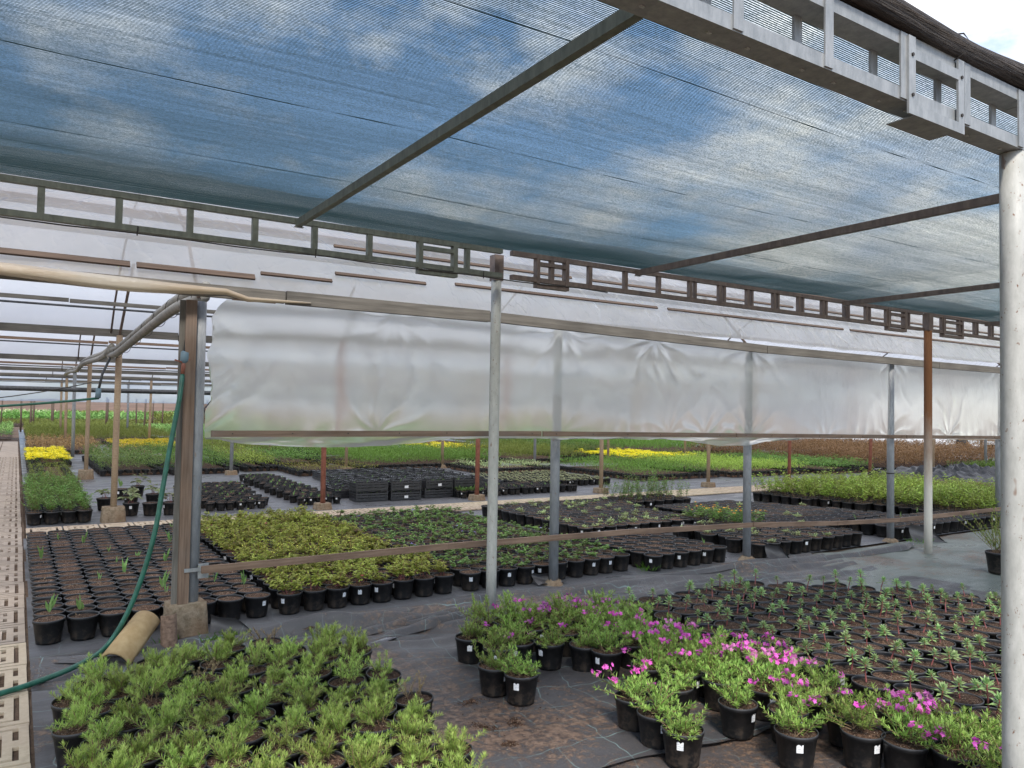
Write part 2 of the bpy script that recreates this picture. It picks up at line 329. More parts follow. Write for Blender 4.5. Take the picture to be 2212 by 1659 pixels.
# ------------------------------------------------------------------ mesh builder
class MB:
    def __init__(s): s.v = []; s.f = []; s.mi = []; s.cur = 0
    def add(s, vs, fs):
        o = len(s.v); s.v.extend([tuple(q) for q in vs]); s.f.extend([tuple(i+o for i in f) for f in fs]); s.mi.extend([s.cur]*len(fs)); return s
    def box(s, x0, y0, z0, x1, y1, z1):
        return s.add([(x0, y0, z0), (x1, y0, z0), (x1, y1, z0), (x0, y1, z0), (x0, y0, z1), (x1, y0, z1), (x1, y1, z1), (x0, y1, z1)],
                     [(0, 3, 2, 1), (4, 5, 6, 7), (0, 1, 5, 4), (1, 2, 6, 5), (2, 3, 7, 6), (3, 0, 4, 7)])
    def tube(s, pts, r, n=10, cap=True):
        P = [Vector(p) for p in pts]; rs = r if isinstance(r, (list, tuple)) else [r]*len(P); vs = []; fs = []
        ref = Vector((0, 0, 1))
        d0 = (P[1]-P[0]).normalized()
        if abs(d0.z) > .9: ref = Vector((1, 0, 0))
        for i, p in enumerate(P):
            d = (P[min(i+1, len(P)-1)]-P[max(i-1, 0)]).normalized()
            a = d.cross(ref).normalized(); b = a.cross(d).normalized()
            for k in range(n):
                t = 2*math.pi*k/n; vs.append(p+(a*math.cos(t)+b*math.sin(t))*rs[i])
        for i in range(len(P)-1):
            for k in range(n): fs.append((i*n+k, i*n+(k+1) % n, (i+1)*n+(k+1) % n, (i+1)*n+k))
        if cap: fs.append(tuple(range(n-1, -1, -1))); fs.append(tuple(range((len(P)-1)*n, len(P)*n)))
        return s.add(vs, fs)
    def lathe(s, prof, n=24, cx=0, cy=0, cz=0, wob=0):
        vs = []; fs = []
        for (r, z) in prof:
            for k in range(n):
                t = 2*math.pi*k/n; vs.append((cx+r*math.cos(t), cy+r*math.sin(t), cz+z))
        for i in range(len(prof)-1):
            for k in range(n): fs.append((i*n+k, i*n+(k+1) % n, (i+1)*n+(k+1) % n, (i+1)*n+k))
        return s.add(vs, fs)
    def grid(s, nx, ny, fn):
        vs = [fn(i/nx, j/ny) for j in range(ny+1) for i in range(nx+1)]
        fs = [(j*(nx+1)+i, j*(nx+1)+i+1, (j+1)*(nx+1)+i+1, (j+1)*(nx+1)+i) for j in range(ny) for i in range(nx)]
        return s.add(vs, fs)
    def beam(s, a, b, w_, h_):
        a = Vector(a); b = Vector(b); d = (b-a).normalized(); up = Vector((0, 0, 1))
        if abs(d.z) > .95: up = Vector((0, 1, 0))
        x = d.cross(up).normalized()*w_/2; y = x.cross(d).normalized()*h_/2
        vs = [a-x-y, a+x-y, a+x+y, a-x+y, b-x-y, b+x-y, b+x+y, b-x+y]
        return s.add(vs, [(0, 3, 2, 1), (4, 5, 6, 7), (0, 1, 5, 4), (1, 2, 6, 5), (2, 3, 7, 6), (3, 0, 4, 7)])
    def blade(s, p, d, up, L, W, droop=0.0):
        # leaf: base, two mid side points, tip; folded along the middle
        p = Vector(p); d = Vector(d).normalized(); side = d.cross(up)
        if side.length < 1e-4: side = d.cross(Vector((1, 0, 0)))
        side.normalize(); nrm = side.cross(d)
        m = p+d*L*.45-nrm*droop*L*.12; t = p+d*L-Vector((0, 0, 1))*droop*L*.5
        return s.add([p, m+side*W*.5+nrm*W*.12, t, m-side*W*.5+nrm*W*.12], [(0, 1, 2), (0, 2, 3)])
    def mesh(s, name, mats, smooth=True):
        me = bpy.data.meshes.new(name); me.from_pydata(s.v, [], s.f)
        for m in (mats if isinstance(mats, (list, tuple)) else [mats]): me.materials.append(MT[m])
        if len(me.materials) > 1: me.polygons.foreach_set('material_index', s.mi)
        if smooth: me.polygons.foreach_set('use_smooth', [True]*len(me.polygons))
        me.update(); return me
def put(name, me, parent=None, loc=(0, 0, 0), rz=0):
    o = bpy.data.objects.new(name, me); C.objects.link(o); o.location = loc; o.rotation_euler = (0, 0, rz)
    if parent: o.parent = parent
    return o
def build(mb, name, mats, parent=None, smooth=False, loc=(0, 0, 0), rz=0): return put(name, mb.mesh(name, mats, smooth), parent, loc, rz)
def tagit(o, label, cat, group=None, kind=None):
    if label: o['label'] = label
    if cat: o['category'] = cat
    if group: o['group'] = group
    if kind: o['kind'] = kind
    return o
def thing(name, label, cat, loc=(0, 0, 0), rz=0, group=None):
    return tagit(put(name, None, None, loc, rz), label, cat, group)
_O = ['', 'first', 'second', 'third', 'fourth', 'fifth', 'sixth', 'seventh', 'eighth', 'ninth', 'tenth', 'eleventh', 'twelfth', 'thirteenth', 'fourteenth', 'fifteenth', 'sixteenth', 'seventeenth', 'eighteenth', 'nineteenth', 'twentieth']
_T = {2: 'twenty', 3: 'thirty', 4: 'forty', 5: 'fifty', 6: 'sixty', 7: 'seventy', 8: 'eighty'}
def od(n):
    if n <= 20: return _O[n]
    t, u = divmod(n, 10)
    return (_T[t]+'-'+_O[u]) if u else _T[t][:-1]+'ieth'
def struct(o): o['kind'] = 'structure'; return o

# ------------------------------------------------------------------ ground
def nz(x, y, s, z=0.): return noise.noise(Vector((x*s, y*s, z)))
struct(build(MB().grid(1, 1, lambda u, v: (-600+1300*u, -300+1300*v, -.03)), 'ground', 'field'))
struct(build(MB().grid(1, 1, lambda u, v: (-14+60*u, -3+75*v, -.022)), 'soil_ground', 'dirt'))
def hfab(x, y):
    z = .008+.016*(nz(x, y, 1.3)+.6*nz(x, y, 3.1, 4))+.004*nz(x, y, 8, 4)
    # long folds by the edge of the tunnel
    for (yc, amp, wd, ph) in ((5.30, .11, .060, 0), (4.92, .085, .06, 3), (5.10, .07, .040, 7), (5.50, .07, .045, 12), (4.70, .05, .05, 15)):
        yy = yc+.10*nz(x, 0, .7, ph)+.03*nz(x, 0, 2.5, ph+1)
        a = amp*max(0, nz(x, 0, .8, ph+9)+.45)
        z += a*math.exp(-((y-yy)/wd)**2)
    r = math.hypot(x-2.3, y-5.0); z += .05*abs(nz(x*.7+y*.3, y*2.2, 2.6, 2))*math.exp(-(r/1.3)**2)
    return max(z, .002)
def frontY(x): return 2.62-.10*(x-2.6)*.8+.05*nz(x, 0, 1.5)+.02*nz(x, 0, 6)
def fabA(u, v):
    x = .12+7.44*u; y0 = frontY(x); y = y0+(5.62-y0)*v
    return (x, y, hfab(x, y)+.006+(.012 if v < .005 else 0))
struct(build(MB().grid(330, 170, fabA), 'ground_fabric', 'fabric', smooth=True))
struct(build(MB().grid(150, 60, lambda u, v: (.12+8*u, -.2+3.2*v, .004+.022*max(0, nz(.16+8*u, -.2+3.2*v, 2.2))-.004)), 'muddy_fabric', 'fabric_dirty', smooth=True))
def fabG(u, v):
    x = 5.9+12*u+.35*v; y = .6+4.9*v
    return (x, y, .012+.030*max(0, nz(x, y, .9, 3))+.014*nz(x, y, 2.4, 5)+.02*max(0, nz(x*.5, y*2, 2, 7)))
struct(build(MB().grid(150, 70, fabG), 'green_ground_sheet', 'fabric_green', smooth=True))
def fabI(u, v):
    x = .12+44*u; y = 5.62+5.0*v; return (x, y, .004+.006*nz(x, y, 1.1, 6))
struct(build(MB().grid(200, 24, fabI), 'indoor_ground_fabric', 'fabric_in', smooth=True))
struct(build(MB().grid(120, 80, lambda u, v: (.16+44*u, 11.25+40*v, .004+.008*nz(u*44, v*40, .9, 8))), 'rear_ground_fabric', 'fabric_in', smooth=True))
# loose flap of fabric turned up beside the first post, and small folds at other posts
def flap(x, y, w_, h_, rz, label):
    mb = MB().grid(10, 8, lambda u, v: (w_*u, .10*math.sin(v*2.4)*(1-.3*u)-.06*u, h_*v*(1-u*u*.95)+.012*math.sin(u*9+v*3)))
    o = build(mb, 'fabric_flap', 'fabric', smooth=True, loc=(x, y, .015), rz=rz); tagit(o, label, 'fabric flap')
flap(1.14, 5.50, .34, .15, -.35, 'turned-up corner of black woven fabric beside the concrete footing')
flap(6.90, 5.52, .26, .17, -.5, 'raised black fabric corner right of the third grey tunnel pipe')
flap(9.55, 5.42, .42, .22, -.45, 'raised dark fabric corner right of the fourth grey tunnel pipe')
flap(4.02, 5.74, .30, .10, .1, 'crumpled black fabric lump at foot of the second grey tunnel pipe')

# puddle and soil spills
def blob_mesh(rx, ry, h, seed, n=26):
    vs = [(0, 0, h)]; fs = []
    for j, q in enumerate((.5, .8, 1.0)):
        for k in range(n):
            t = 2*math.pi*k/n; r = q*(1+.35*noise.noise(Vector((math.cos(t)*1.6+seed, math.sin(t)*1.6, seed))))
            vs.append((rx*r*math.cos(t), ry*r*math.sin(t), h*(.9, .5, 0)[j]*(1+.4*noise.noise(Vector((k*.9, j*3, seed))))))
    for k in range(n): fs.append((0, 1+k, 1+(k+1) % n))
    for j in range(2):
        for k in range(n): fs.append((1+j*n+k, 1+(j+1)*n+k, 1+(j+1)*n+(k+1) % n, 1+j*n+(k+1) % n))
    return MB().add(vs, fs)
MT['water'] = plain('shallow_water', (.03, .03, .035), rough=.03, spec=1.0)
for i, (x, y, rx, ry) in enumerate(((1.45, 5.03, .17, .05), (2.12, 4.80, .13, .03))):
    o = build(blob_mesh(rx, ry, .002, i+3), 'puddle', 'water', smooth=True, loc=(x, y, hfab(x, y)+.022), rz=.35); struct(o)
spills = [(2.12, 3.65, .10, .05), (2.18, 3.30, .08, .05), (2.02, 3.32, .10, .045), (2.02, 3.10, .045, .03), (2.60, 3.75, .05, .03), (1.95, 3.85, .04, .025), (1.55, 5.45, .09, .035), (1.75, 5.22, .10, .035)]
rs = random.Random(11)
def chunks(rx, ry, n, sz):
    mb = MB()
    for k in range(n):
        a = rs.uniform(0, 6.28); q = rs.random()**.8; x, y = rx*q*math.cos(a), ry*q*math.sin(a); e = sz*rs.uniform(.4, 1.3)*(1.2-q)
        p = [Vector((x, y, 0))+Vector((rs.uniform(-1, 1), rs.uniform(-1, 1), rs.uniform(-.3, .9)))*e for _ in range(5)]
        mb.add(p, [(0, 1, 2), (0, 2, 3), (0, 3, 1), (1, 3, 4), (2, 3, 4), (1, 2, 4)])
    return mb
for i, (x, y, rx, ry) in enumerate(spills):
    o = build(chunks(rx*1.2, ry*1.3, 260, .008), 'spilled_soil', 'soil', loc=(x, y, hfab(x, y)+.008), rz=i); tagit(o, None, None, None, 'structure')
o = build(chunks(1.3, 1.0, 700, .0045), 'scattered_soil', 'soil', loc=(2.3, 3.5, .014)); struct(o)
o = build(chunks(1.5, .9, 900, .005), 'scattered_soil', 'soil', loc=(2.6, 2.0, .014)); struct(o)

def fold(pts, w_, h_, nm='fabric_fold'):
    P_ = [Vector((x, y, hfab(x, y)+.008)) for x, y in pts]; mb = MB(); vs = []; fs = []; n = 9
    C_ = []
    for i in range(len(P_)-1):
        for j in range(8): C_.append(P_[i].lerp(P_[i+1], j/8))
    C_.append(P_[-1])
    for i, p in enumerate(C_):
        d = (C_[min(i+1, len(C_)-1)]-C_[max(i-1, 0)]).normalized(); sd_ = Vector((-d.y, d.x, 0)); e = math.sin(math.pi*i/(len(C_)-1))**.6
        ww = w_*(.5+.5*e)*(1+.35*nz(i*.3, w_*40, 1)); hh = h_*e*(1+.5*nz(i*.35, 3, 1, 4)); o = sd_*.03*nz(i*.12, 9, 1, w_*90)
        for k in range(n):
            u = k/(n-1); z = hh*(math.sin(math.pi*u**1.6))*(1 if u < .62 else 1.0); lean = .35*hh*math.sin(math.pi*u)
            vs.append(p+o+sd_*(ww*(u-.5)-lean)+Vector((0, 0, z-.004)))
    for i in range(len(C_)-1):
        for k in range(n-1): fs.append((i*n+k, i*n+k+1, (i+1)*n+k+1, (i+1)*n+k))
    struct(build(mb.add(vs, fs), nm, 'fabric', smooth=True))
fold([(1.25, 5.12), (1.9, 5.02), (2.5, 5.18), (3.05, 5.30), (3.6, 5.42)], .09, .045)
fold([(1.55, 5.35), (2.3, 5.40), (3.2, 5.56), (4.1, 5.62)], .05, .028)
fold([(2.1, 4.86), (2.6, 4.97), (3.0, 5.12)], .12, .055)
fold([(2.35, 5.16), (2.75, 5.10), (2.95, 4.92)], .06, .035)
fold([(4.3, 5.45), (5.2, 5.42), (6.2, 5.30), (7.0, 5.25)], .10, .04)
fold([(6.9, 5.35), (7.8, 5.22), (8.8, 5.12), (9.2, 5.25)], .12, .05)
fold([(.25, 5.45), (.6, 5.30), (.95, 5.1), (1.2, 4.95)], .07, .03)
# tiled walkway: plastic slabs with square spiral slots
def slab(x0, y0, s, mb, detail=True, flip=False):
    t = .018; g = .010
    x1, y1 = x0+s-g, y0+s-g; x0 += g; y0 += g
    if not detail: mb.box(x0, y0, 0, x1, y1, t); return
    w_ = .041; sl = .025
    k = 0; a0, b0, a1, b1 = x0, y0, x1, y1
    while a1-a0 > .11:
        mb.box(a0, b0, 0, a1, b0+w_, t); mb.box(a0, b1-w_, 0, a1, b1, t)
        mb.box(a0, b0+w_, 0, a0+w_, b1-w_, t); mb.box(a1-w_, b0+w_, 0, a1, b1-w_, t)
        na0, nb0, na1, nb1 = a0+w_+sl, b0+w_+sl, a1-w_-sl, b1-w_-sl
        if k % 2 == (1 if flip else 0):     # bridges that keep the rings together
            mb.box((a0+a1)/2-.04, b0+w_, 0, (a0+a1)/2+.04, nb0, t); mb.box((a0+a1)/2-.04, nb1, 0, (a0+a1)/2+.04, b1-w_, t)
        else:
            mb.box(a0+w_, (b0+b1)/2-.04, 0, na0, (b0+b1)/2+.04, t); mb.box(na1, (b0+b1)/2-.04, 0, a1-w_, (b0+b1)/2+.04, t)
        a0, b0, a1, b1 = na0, nb0, na1, nb1; k += 1
    mb.box(a0, b0, 0, a1, b1, t)
mb = MB(); S = .50
for i in range(4):
    for j in range(70):
        y = 1.0+j*S; mb.cur = 0 if j < 10 else 1
        slab(.115-(i+1)*S+R_.uniform(-.004, .004), y, S, mb, j < 50, (i+j) % 2 == 0)
struct(build(mb, 'walkway', ['slab', 'slab_worn'], loc=(0, 0, .004)))
struct(build(MB().box(-1.9, .9, -.012, .135, 36.1, .003), 'walkway_bed', 'dirt'))
mb = MB()
for i in range(50):
    for j in range(2): slab(.14+i*.4, 10.50+j*.4+R_.uniform(-.003, .003), .4, mb, i < 40, (i+j) % 2 == 0)
struct(build(mb, 'cross_path', 'slab', loc=(0, 0, .012)))

# ------------------------------------------------------------------ shade house
X0, X1 = -9.0, 26.0
YN, YF = 1.40, 4.95
ZB, ZT = 2.60, 2.82
# net: individual threads (each a thin ribbon prism) over a light knit
mb = MB(); per = .0092; yy = YN-.02; seg = 46; row = 0
def netz(x, y): return ZT+.028+.016*nz(x, y, .55, 1)+.005*nz(x, y, 3, 2)-.012*math.sin(math.pi*((x-1.5) % 2.9)/2.9)
while yy < YF+.05:
    vs = []; fs = []; wv = .0052+.0009*nz(0, yy*60, 1, 5)+.0012*max(0, nz(0, yy*7, 1, 5)); hv = .0015
    for i in range(seg+1):
        x = X0+(X1-X0)*i/seg; y = yy+.018*nz(x, yy, .35, 9); z = netz(x, yy)
        vs += [(x, y-wv/2, z), (x, y+wv/2, z), (x, y, z+hv)]
    for i in range(seg):
        a = i*3; b = a+3
        fs += [(a, a+1, b+1, b), (a+1, a+2, b+2, b+1), (a+2, a, b, b+2)]
    mb.add(vs, fs); yy += per*(1+.12*nz(0, row, .37, 3)); row += 1
net = build(mb, 'shade_net', 'net'); tagit(net, 'dark green knitted shade net stretched flat over the steel trusses', 'shade net')
build(MB().grid(90, 20, lambda u, v: (X0+(X1-X0)*u, YN-.02+(YF-YN+.06)*v, netz(X0+(X1-X0)*u, YN+(YF-YN)*v)+.004)), 'knit', 'knit', net, True)
for ys in (2.05, 3.12, 4.05):
    build(MB().tube([(X0+(X1-X0)*i/60, ys+.03*nz(i, ys, .3, 2), netz(X0+(X1-X0)*i/60, ys)-.002) for i in range(61)], .0011, 4), 'seam', 'net', net)
# second net bay beyond the far truss is absent; a rolled bundle lies on the near truss
pts = [(X0+i*.12, YN-.03+.018*nz(i, 0, .21, 3), ZT+.045+.02*nz(i, 0, .17, 4)) for i in range(int((3.6-X0)/.12))]
mb = MB(); n = 18; vs = []; fs = []
for i, p in enumerate(pts):
    for k in range(n):
        t = 2*math.pi*k/n; r = .043*(1+.26*noise.noise(Vector((k*.9, i*.13, 2)))+.16*noise.noise(Vector((k*2.1, i*.06, 5))))
        vs.append((p[0], p[1]+r*1.25*math.cos(t), p[2]+r*.8*math.sin(t)))
for i in range(len(pts)-1):
    for k in range(n): fs.append((i*n+k, i*n+(k+1) % n, (i+1)*n+(k+1) % n, (i+1)*n+k))
fs.append(tuple(range(n))); fs.append(tuple(range((len(pts)-1)*n, len(pts)*n)))
b = build(mb.add(vs, fs), 'net_roll', 'bundle', smooth=True); tagit(b, 'rolled dark netting tied along the top of the nearest truss', 'net roll')
for q in range(14):
    p = pts[min(len(pts)-2, 6+q*7)]
    build(MB().tube([(p[0], p[1]+.07*math.cos(t*math.pi/4), p[2]+.05*math.sin(t*math.pi/4)) for t in range(9)], .003, 5), 'tie', 'rope', b)

def ladder(name, label, xa, xb, y, mat, deep, group, near=False, splice=()):
    t = thing(name, label, 'truss', ((xa+xb)/2, y, ZB), 0, group); cx = (xa+xb)/2
    L = xa-cx; Rr = xb-cx; ch = .035
    def bar(nm, x0, z0, x1, z1, yo=0, dp=deep, m=mat):
        return build(MB().box(x0, yo-dp/2, z0, x1, yo+dp/2, z1), nm, m, t)
    if not near:
        bar('top_chord', L, .185, Rr, .22); bar('bottom_chord', L, 0, Rr, ch)
        x = math.ceil((xa-.08)/.385)*.385+.08
        while x < xb-.05:
            if x > xa+.05:
                bar('upright', x-cx-.018, ch, x-cx+.018, .185, 0, deep*.8)
                if x > 4.7: bar('upright', x-cx+.052, ch, x-cx+.078, .185, 0, deep*.6)
            x += .385
    else:
        ch = .042
        for yo in (-.028, ):
            bar('bottom_chord', L, 0, Rr, ch, 0, .085); bar('top_chord', L, .178, Rr, .22, 0, .085)
        x = math.ceil((xa-.02)/.385)*.385+.02
        while x < xb-.04:
            if x > xa+.04:
                bar('upright', x-cx-.019, .004, x-cx+.019, .216, -.0455, .006)
                bar('upright', x-cx-.052, ch, x-cx-.018, .178, .036, .010)
                for hx in (-.06, .09): build(MB().box(x-cx+hx-.007, -.004, -.004, x-cx+hx+.007, .004, -.0005), 'rivet', 'bolt', t)
            x += .385
    for (a, b_) in splice:
        f = MB(); yo = -.050 if near else -.0; dp = .012 if near else deep+.008
        zl, zh = -.042, .178
        if near:
            f.box(a-cx, -.0565, zl, b_-cx, -.0492, zl+.035); f.box(a-cx, -.0565, zh-.04, b_-cx, -.0492, zh-.005)
            f.box(a-cx, -.0492, zl, b_-cx, .044, zl+.003)
            f.box(b_-cx, -.0565, zl, b_-cx+.038, -.049, .21); f.box(a-cx-.038, -.0565, zl, a-cx, -.049, .21)
        else:
            f.box(a-cx, -dp/2, zl, b_-cx, dp/2, zl+.030); f.box(a-cx, -dp/2, zh-.045, b_-cx, dp/2, zh-.018)
            f.box(b_-cx, -dp/2, zl, b_-cx+.035, dp/2, .205); f.box(a-cx-.03, -dp/2, zl, a-cx, dp/2, .205)
        fr0 = build(f, 'splice_frame', mat, t)
        if near:
            for bx in (a-cx-.019, b_-cx+.019):
                for bz__ in (.02, .15): build(MB().tube([(bx, -.0565, bz__), (bx, -.061, bz__)], .006, 8), 'bolt', 'rope', fr0)
    return t
PX = [-2.7, 3.12, 8.93, 14.75, 20.5, 26.0]
GT = 'steel ladder trusses carrying the shade net'
ladder('ladder_truss', 'far green-grey steel ladder truss left of the white middle pole', -8.5, -2.74, YF, 'galv_green', .045, GT)
ladder('ladder_truss', 'greenish steel ladder truss in front of plastic roof, left of middle pole', PX[0], PX[1]-.045, YF, 'galv_green', .045, GT, splice=((2.40, 2.65),))
ladder('ladder_truss', 'rust-brown ladder truss between middle white pole and the rusty pole', PX[1]+.045, PX[2]-.045, YF, 'galv_brown', .045, GT, splice=((3.42, 3.67), (8.20, 8.50)))
ladder('ladder_truss', 'distant ladder truss to the right of the rusty pole', PX[2]+.045, PX[3]-.045, YF, 'galv_brown', .045, GT, splice=((9.35, 9.75),))
ladder('ladder_truss', 'farthest ladder truss, beyond the second bay right of rusty pole', PX[3]+.045, PX[4]-.045, YF, 'galv_brown', .045, GT)
ladder('ladder_truss', 'near bright galvanised truss under the net roll, meeting the big white post', PX[0], PX[1]+.03, YN, 'galv', .085, GT, True, splice=((2.38, 2.64),))
ladder('ladder_truss', 'near galvanised truss right of the big white post', PX[1]+.035, PX[2]-.05, YN, 'galv', .085, GT, True)

def post(name, label, x, y, z1, r, mat, cat='post', group=None, lean=(0, 0), cap=True, n=20, z0=-.02, band=None):
    t = thing(name, label, cat, (x, y, 0), 0, group)
    pts = [(lean[0]*k/6, lean[1]*k/6, z0+(z1-z0)*k/6) for k in range(7)]
    build(MB().tube(pts, r, n), 'pole', mat, t, True)
    if cap and not (y < 2 and x > 3): build(MB().box(-r*.98, -.0405, z1, r*.98, .0405, z1+.20), 'head_bracket', 'galv' if mat == 'white_paint' and y < 2 else 'galv_brown', t)
    if band: build(MB().tube([(0, 0, band), (0, 0, band+.012)], r+.003, n), 'wire_band', 'rope', t, True)
    return t
GP = 'round poles of the shade house'
post('round_pole', 'thick white speckled pole closest to the viewer at the right edge', 3.14, YN+.0, 2.597, .044, 'white_paint', group=GP, n=32)
post('round_pole', 'chipped white pole standing in the middle of the view', 3.12, YF+.14, 2.60, .040, 'white_paint', group=GP, n=24)
post('round_pole', 'tall pole, rusty orange above and white below, right of centre', 8.93, YF-.05, 2.60, .044, 'rusty', group=GP, n=24)
post('round_pole', 'far shade house pole outside the left of the view', -2.72, YF, 2.60, .042, 'white_paint', group=GP)
for k in (3, 4): post('round_pole', 'distant shade house pole in the %s bay beyond the rusty pole' % od(k-2), PX[k], YF, 2.60, .042, 'rusty', group=GP)
GB = 'steel bars carrying the net across the bay'
for i, (x, lb) in enumerate(((1.5, 'long dark steel bar crossing under the net from top centre to lower left'), (4.42, 'second net bar, ending at the big white post on the right'), (7.35, 'third net bar, shorter, low near the right end'), (10.3, 'fourth net bar, low behind the big white post'), (13.2, 'fifth and farthest net bar'), (-1.4, 'net bar beyond the top left corner'))):
    t = thing('net_bar', lb, 'steel bar', (x, 3.2, 2.78), 0, GB)
    build(MB().box(-.018, YN-3.2+.05, -.022, .018, YF-3.2-.028, .024), 'tube', 'galv_brown' if i else 'galv_green', t)
    build(MB().box(-.03, YF-3.2-.060, -.026, .03, YF-3.2-.030, -.0235), 'clip', 'galv', t)

o = build(MB().tube([(-.4+.3*k, YF-.03, 2.592-.010*abs(math.sin(k*.9))) for k in range(16)], .0045, 6), 'cable', 'rope', smooth=True); tagit(o, 'thin black cable tied along the far truss left of middle pole', 'cable')
for x in (.56, 1.62, 2.9): build(MB().tube([(x, YF-.032, 2.575), (x+.003, YF-.032, 2.63)], .004, 5), 'tie', 'rope', o)
# ------------------------------------------------------------------ polythene tunnels
TX0, TX1 = -12., 34.
GY = [5.70, 11.7, 18.3, 25.0, 31.6, 38.2]
GZ = [2.38, 2.55, 2.50, 2.50, 2.50, 2.50]
RH = 1.45
def roofz(i, q):           # q 0..1 over a span
    base = GZ[i]+(GZ[i+1]-GZ[i])*q
    return base+RH*math.sin(math.pi*q)**.8
for i in range(5):
    ya, yb = GY[i], GY[i+1]
    xa, xb = TX0, (TX1 if i < 2 else 44)
    def fr(u, v):
        x = xa+(xb-xa)*u; q = v; z = roofz(i, q)
        d = .018*nz(x*1.8, v*3, 1, i)+.010*nz(x*4, v*2, 1, i+3)
        d -= .018*abs(math.sin(math.pi*(x-1.05)/2.85))
        # wrinkles running up from the eave
        k = x*5.2+v*9+2*nz(x, v, 1.2, 4); d += .012*abs(math.sin(k))*math.exp(-((v-.12)/.16)**2)*(.4+abs(nz(x, 0, .9, 8)))*2
        return (x, ya+(yb-ya)*q, z+d+.03)
    o = build(MB().grid(420 if i == 0 else 90, 30, fr), 'tunnel_roof', 'roof_film', smooth=True)
    lb = ['milky polythene roof of the nearest tunnel, rising above the side curtain', 'polythene roof of the second tunnel back', 'polythene roof of the third tunnel back', 'polythene roof of the fourth tunnel back', 'polythene roof of the farthest tunnel'][i]
    tagit(o, lb, 'plastic roof', 'polythene roofs of the joined tunnels')
    # purlins are fixed to the roof
    for j, q in enumerate((.13, .24, .5, .74, .87)):
        z = roofz(i, q)-.015; y = ya+(yb-ya)*q
        if i == 0 or q > .4 :
            x = xa
            mbp = MB()
            while x < xb:
                L = R_.uniform(3.2, 4.6); hh = R_.uniform(.045, .07)
                mbp.beam((x, y, z-hh/2+R_.uniform(-.01, .01)), (min(x+L-.02, xb), y, z-hh/2+R_.uniform(-.012, .012)), .03, hh); x += L
            build(mbp, 'purlin', 'wood_grey' if j % 2 else 'wood', o)
    for xr in ([1.05+5.7*k for k in range(-2, 7)] if i < 2 else [1.05+5.7*k for k in range(-2, 7)]):
        build(MB().tube([(xr, ya+(yb-ya)*k/14, roofz(i, k/14)-.03) for k in range(15)], .013, 6, True), 'hoop', 'galv_brown', o, True)
# battens nailed outside the first roof
GBt = 'thin battens nailed on the outside of the front roof'
def rbat(q, dz=.055, ya=GY[0], yb=GY[1]): return (ya+(yb-ya)*q, roofz(0, q)+dz)
bt = [(.012, -3.2, .62, 'reddish wood'), (.012, .66, 1.45, 'reddish wood'), (.018, 1.5, 2.05, 'grey'), (.03, 2.1, 2.9, 'pale grey'), (.035, 3.2, 5.6, 'thin dark'), (.035, 5.75, 8.8, 'thin dark'), (.035, 8.95, 13, 'thin dark'), (.085, 4.9, 8.2, 'tan'), (.085, 8.35, 12.6, 'tan'), (.085, 12.8, 18, 'tan'), (.15, 7.2, 10.4, 'dark'), (.15, 10.7, 15, 'dark'), (.085, 2.2, 4.7, 'tan')]
for k, (q, a, b_, c) in enumerate(bt):
    y, z = rbat(q); o = build(MB().box(-(b_-a)/2, -(.014 if q != .012 else .024), -.008, (b_-a)/2, .014 if q != .012 else .024, .008), 'roof_batten', 'wood_dark', loc=((a+b_)/2, y, z)); o.rotation_euler = (.9, 0, 0)
    where = {.012: 'at the eave', .018: 'at the eave end', .03: 'just above the eave', .035: 'in lower line', .085: 'in middle line', .15: 'in upper line'}[q]
    tagit(o, '%s roof batten %s, %s from the left' % (c, where, od(1+sum(1 for qq, aa, _, _ in bt if qq == q and aa < a))), 'batten', GBt)
# eave beam in lengths
def bmz(x): return 2.385 if x < 4.2 else max(2.29, 2.385-(x-4.2)*.029)
edges = [-12, -6.2, -.4, 1.62, 3.35, 6.9, 10.4, 14, 18, 24]
for k in range(len(edges)-1):
    a, b_ = edges[k], edges[k+1]; c = (a+b_)/2; hgt = .085 if k != 3 else .095
    o = build(MB().beam(((a-c)+.006, 0, bmz(a)), ((b_-c)-.006, 0, bmz(b_)), .05, hgt), 'eave_beam', 'wood_grey', loc=(c, 5.575, .0))
    tagit(o, 'grey timber eave beam over the curtain, %s length from the left end' % od(k+1), 'beam', 'timber lengths of the front eave')
# rolled curtain over the open left part
pts = [(-12+i*.15, 5.545+.01*nz(i, 0, .3, 2), 2.455+.012*math.sin(i*.35)+(-.055 if i*.15-12 > 1.2 else -.02*math.sin(min(1, max(0, (i*.15-10.8)/3))*3.1))) for i in range(93)]
mb = MB(); n = 16; vs = []; fs = []
for i, p in enumerate(pts):
    x = p[0]; sz = 1.0 if x < .6 else max(.15, 1-(x-.6)/1.3)
    for k in range(n):
        t = 2*math.pi*k/n; r = .036*sz*(1+.42*noise.noise(Vector((k*.8, i*.16, 7)))+.1*noise.noise(Vector((k*2, i*.4, 3))))
        vs.append((x, p[1]+r*.9*math.cos(t), p[2]-.05+r*1.15*math.sin(t)))
for i in range(len(pts)-1):
    for k in range(n): fs.append((i*n+k, i*n+(k+1) % n, (i+1)*n+(k+1) % n, (i+1)*n+k))
fs.append(tuple(range(n))); fs.append(tuple(range((len(pts)-1)*n, len(pts)*n)))
o = build(mb.add(vs, fs), 'rolled_curtain', 'rolled_film', smooth=True); tagit(o, 'beige rolled-up plastic curtain sagging under the eave at upper left', 'rolled curtain')
build(MB().box(-.9, 5.535, 2.385, .3, 5.548, 2.41), 'batten', 'wood_tan', o); build(MB().box(1.25, 5.57, 2.335, 1.55, 5.583, 2.36), 'batten', 'wood_tan', o)

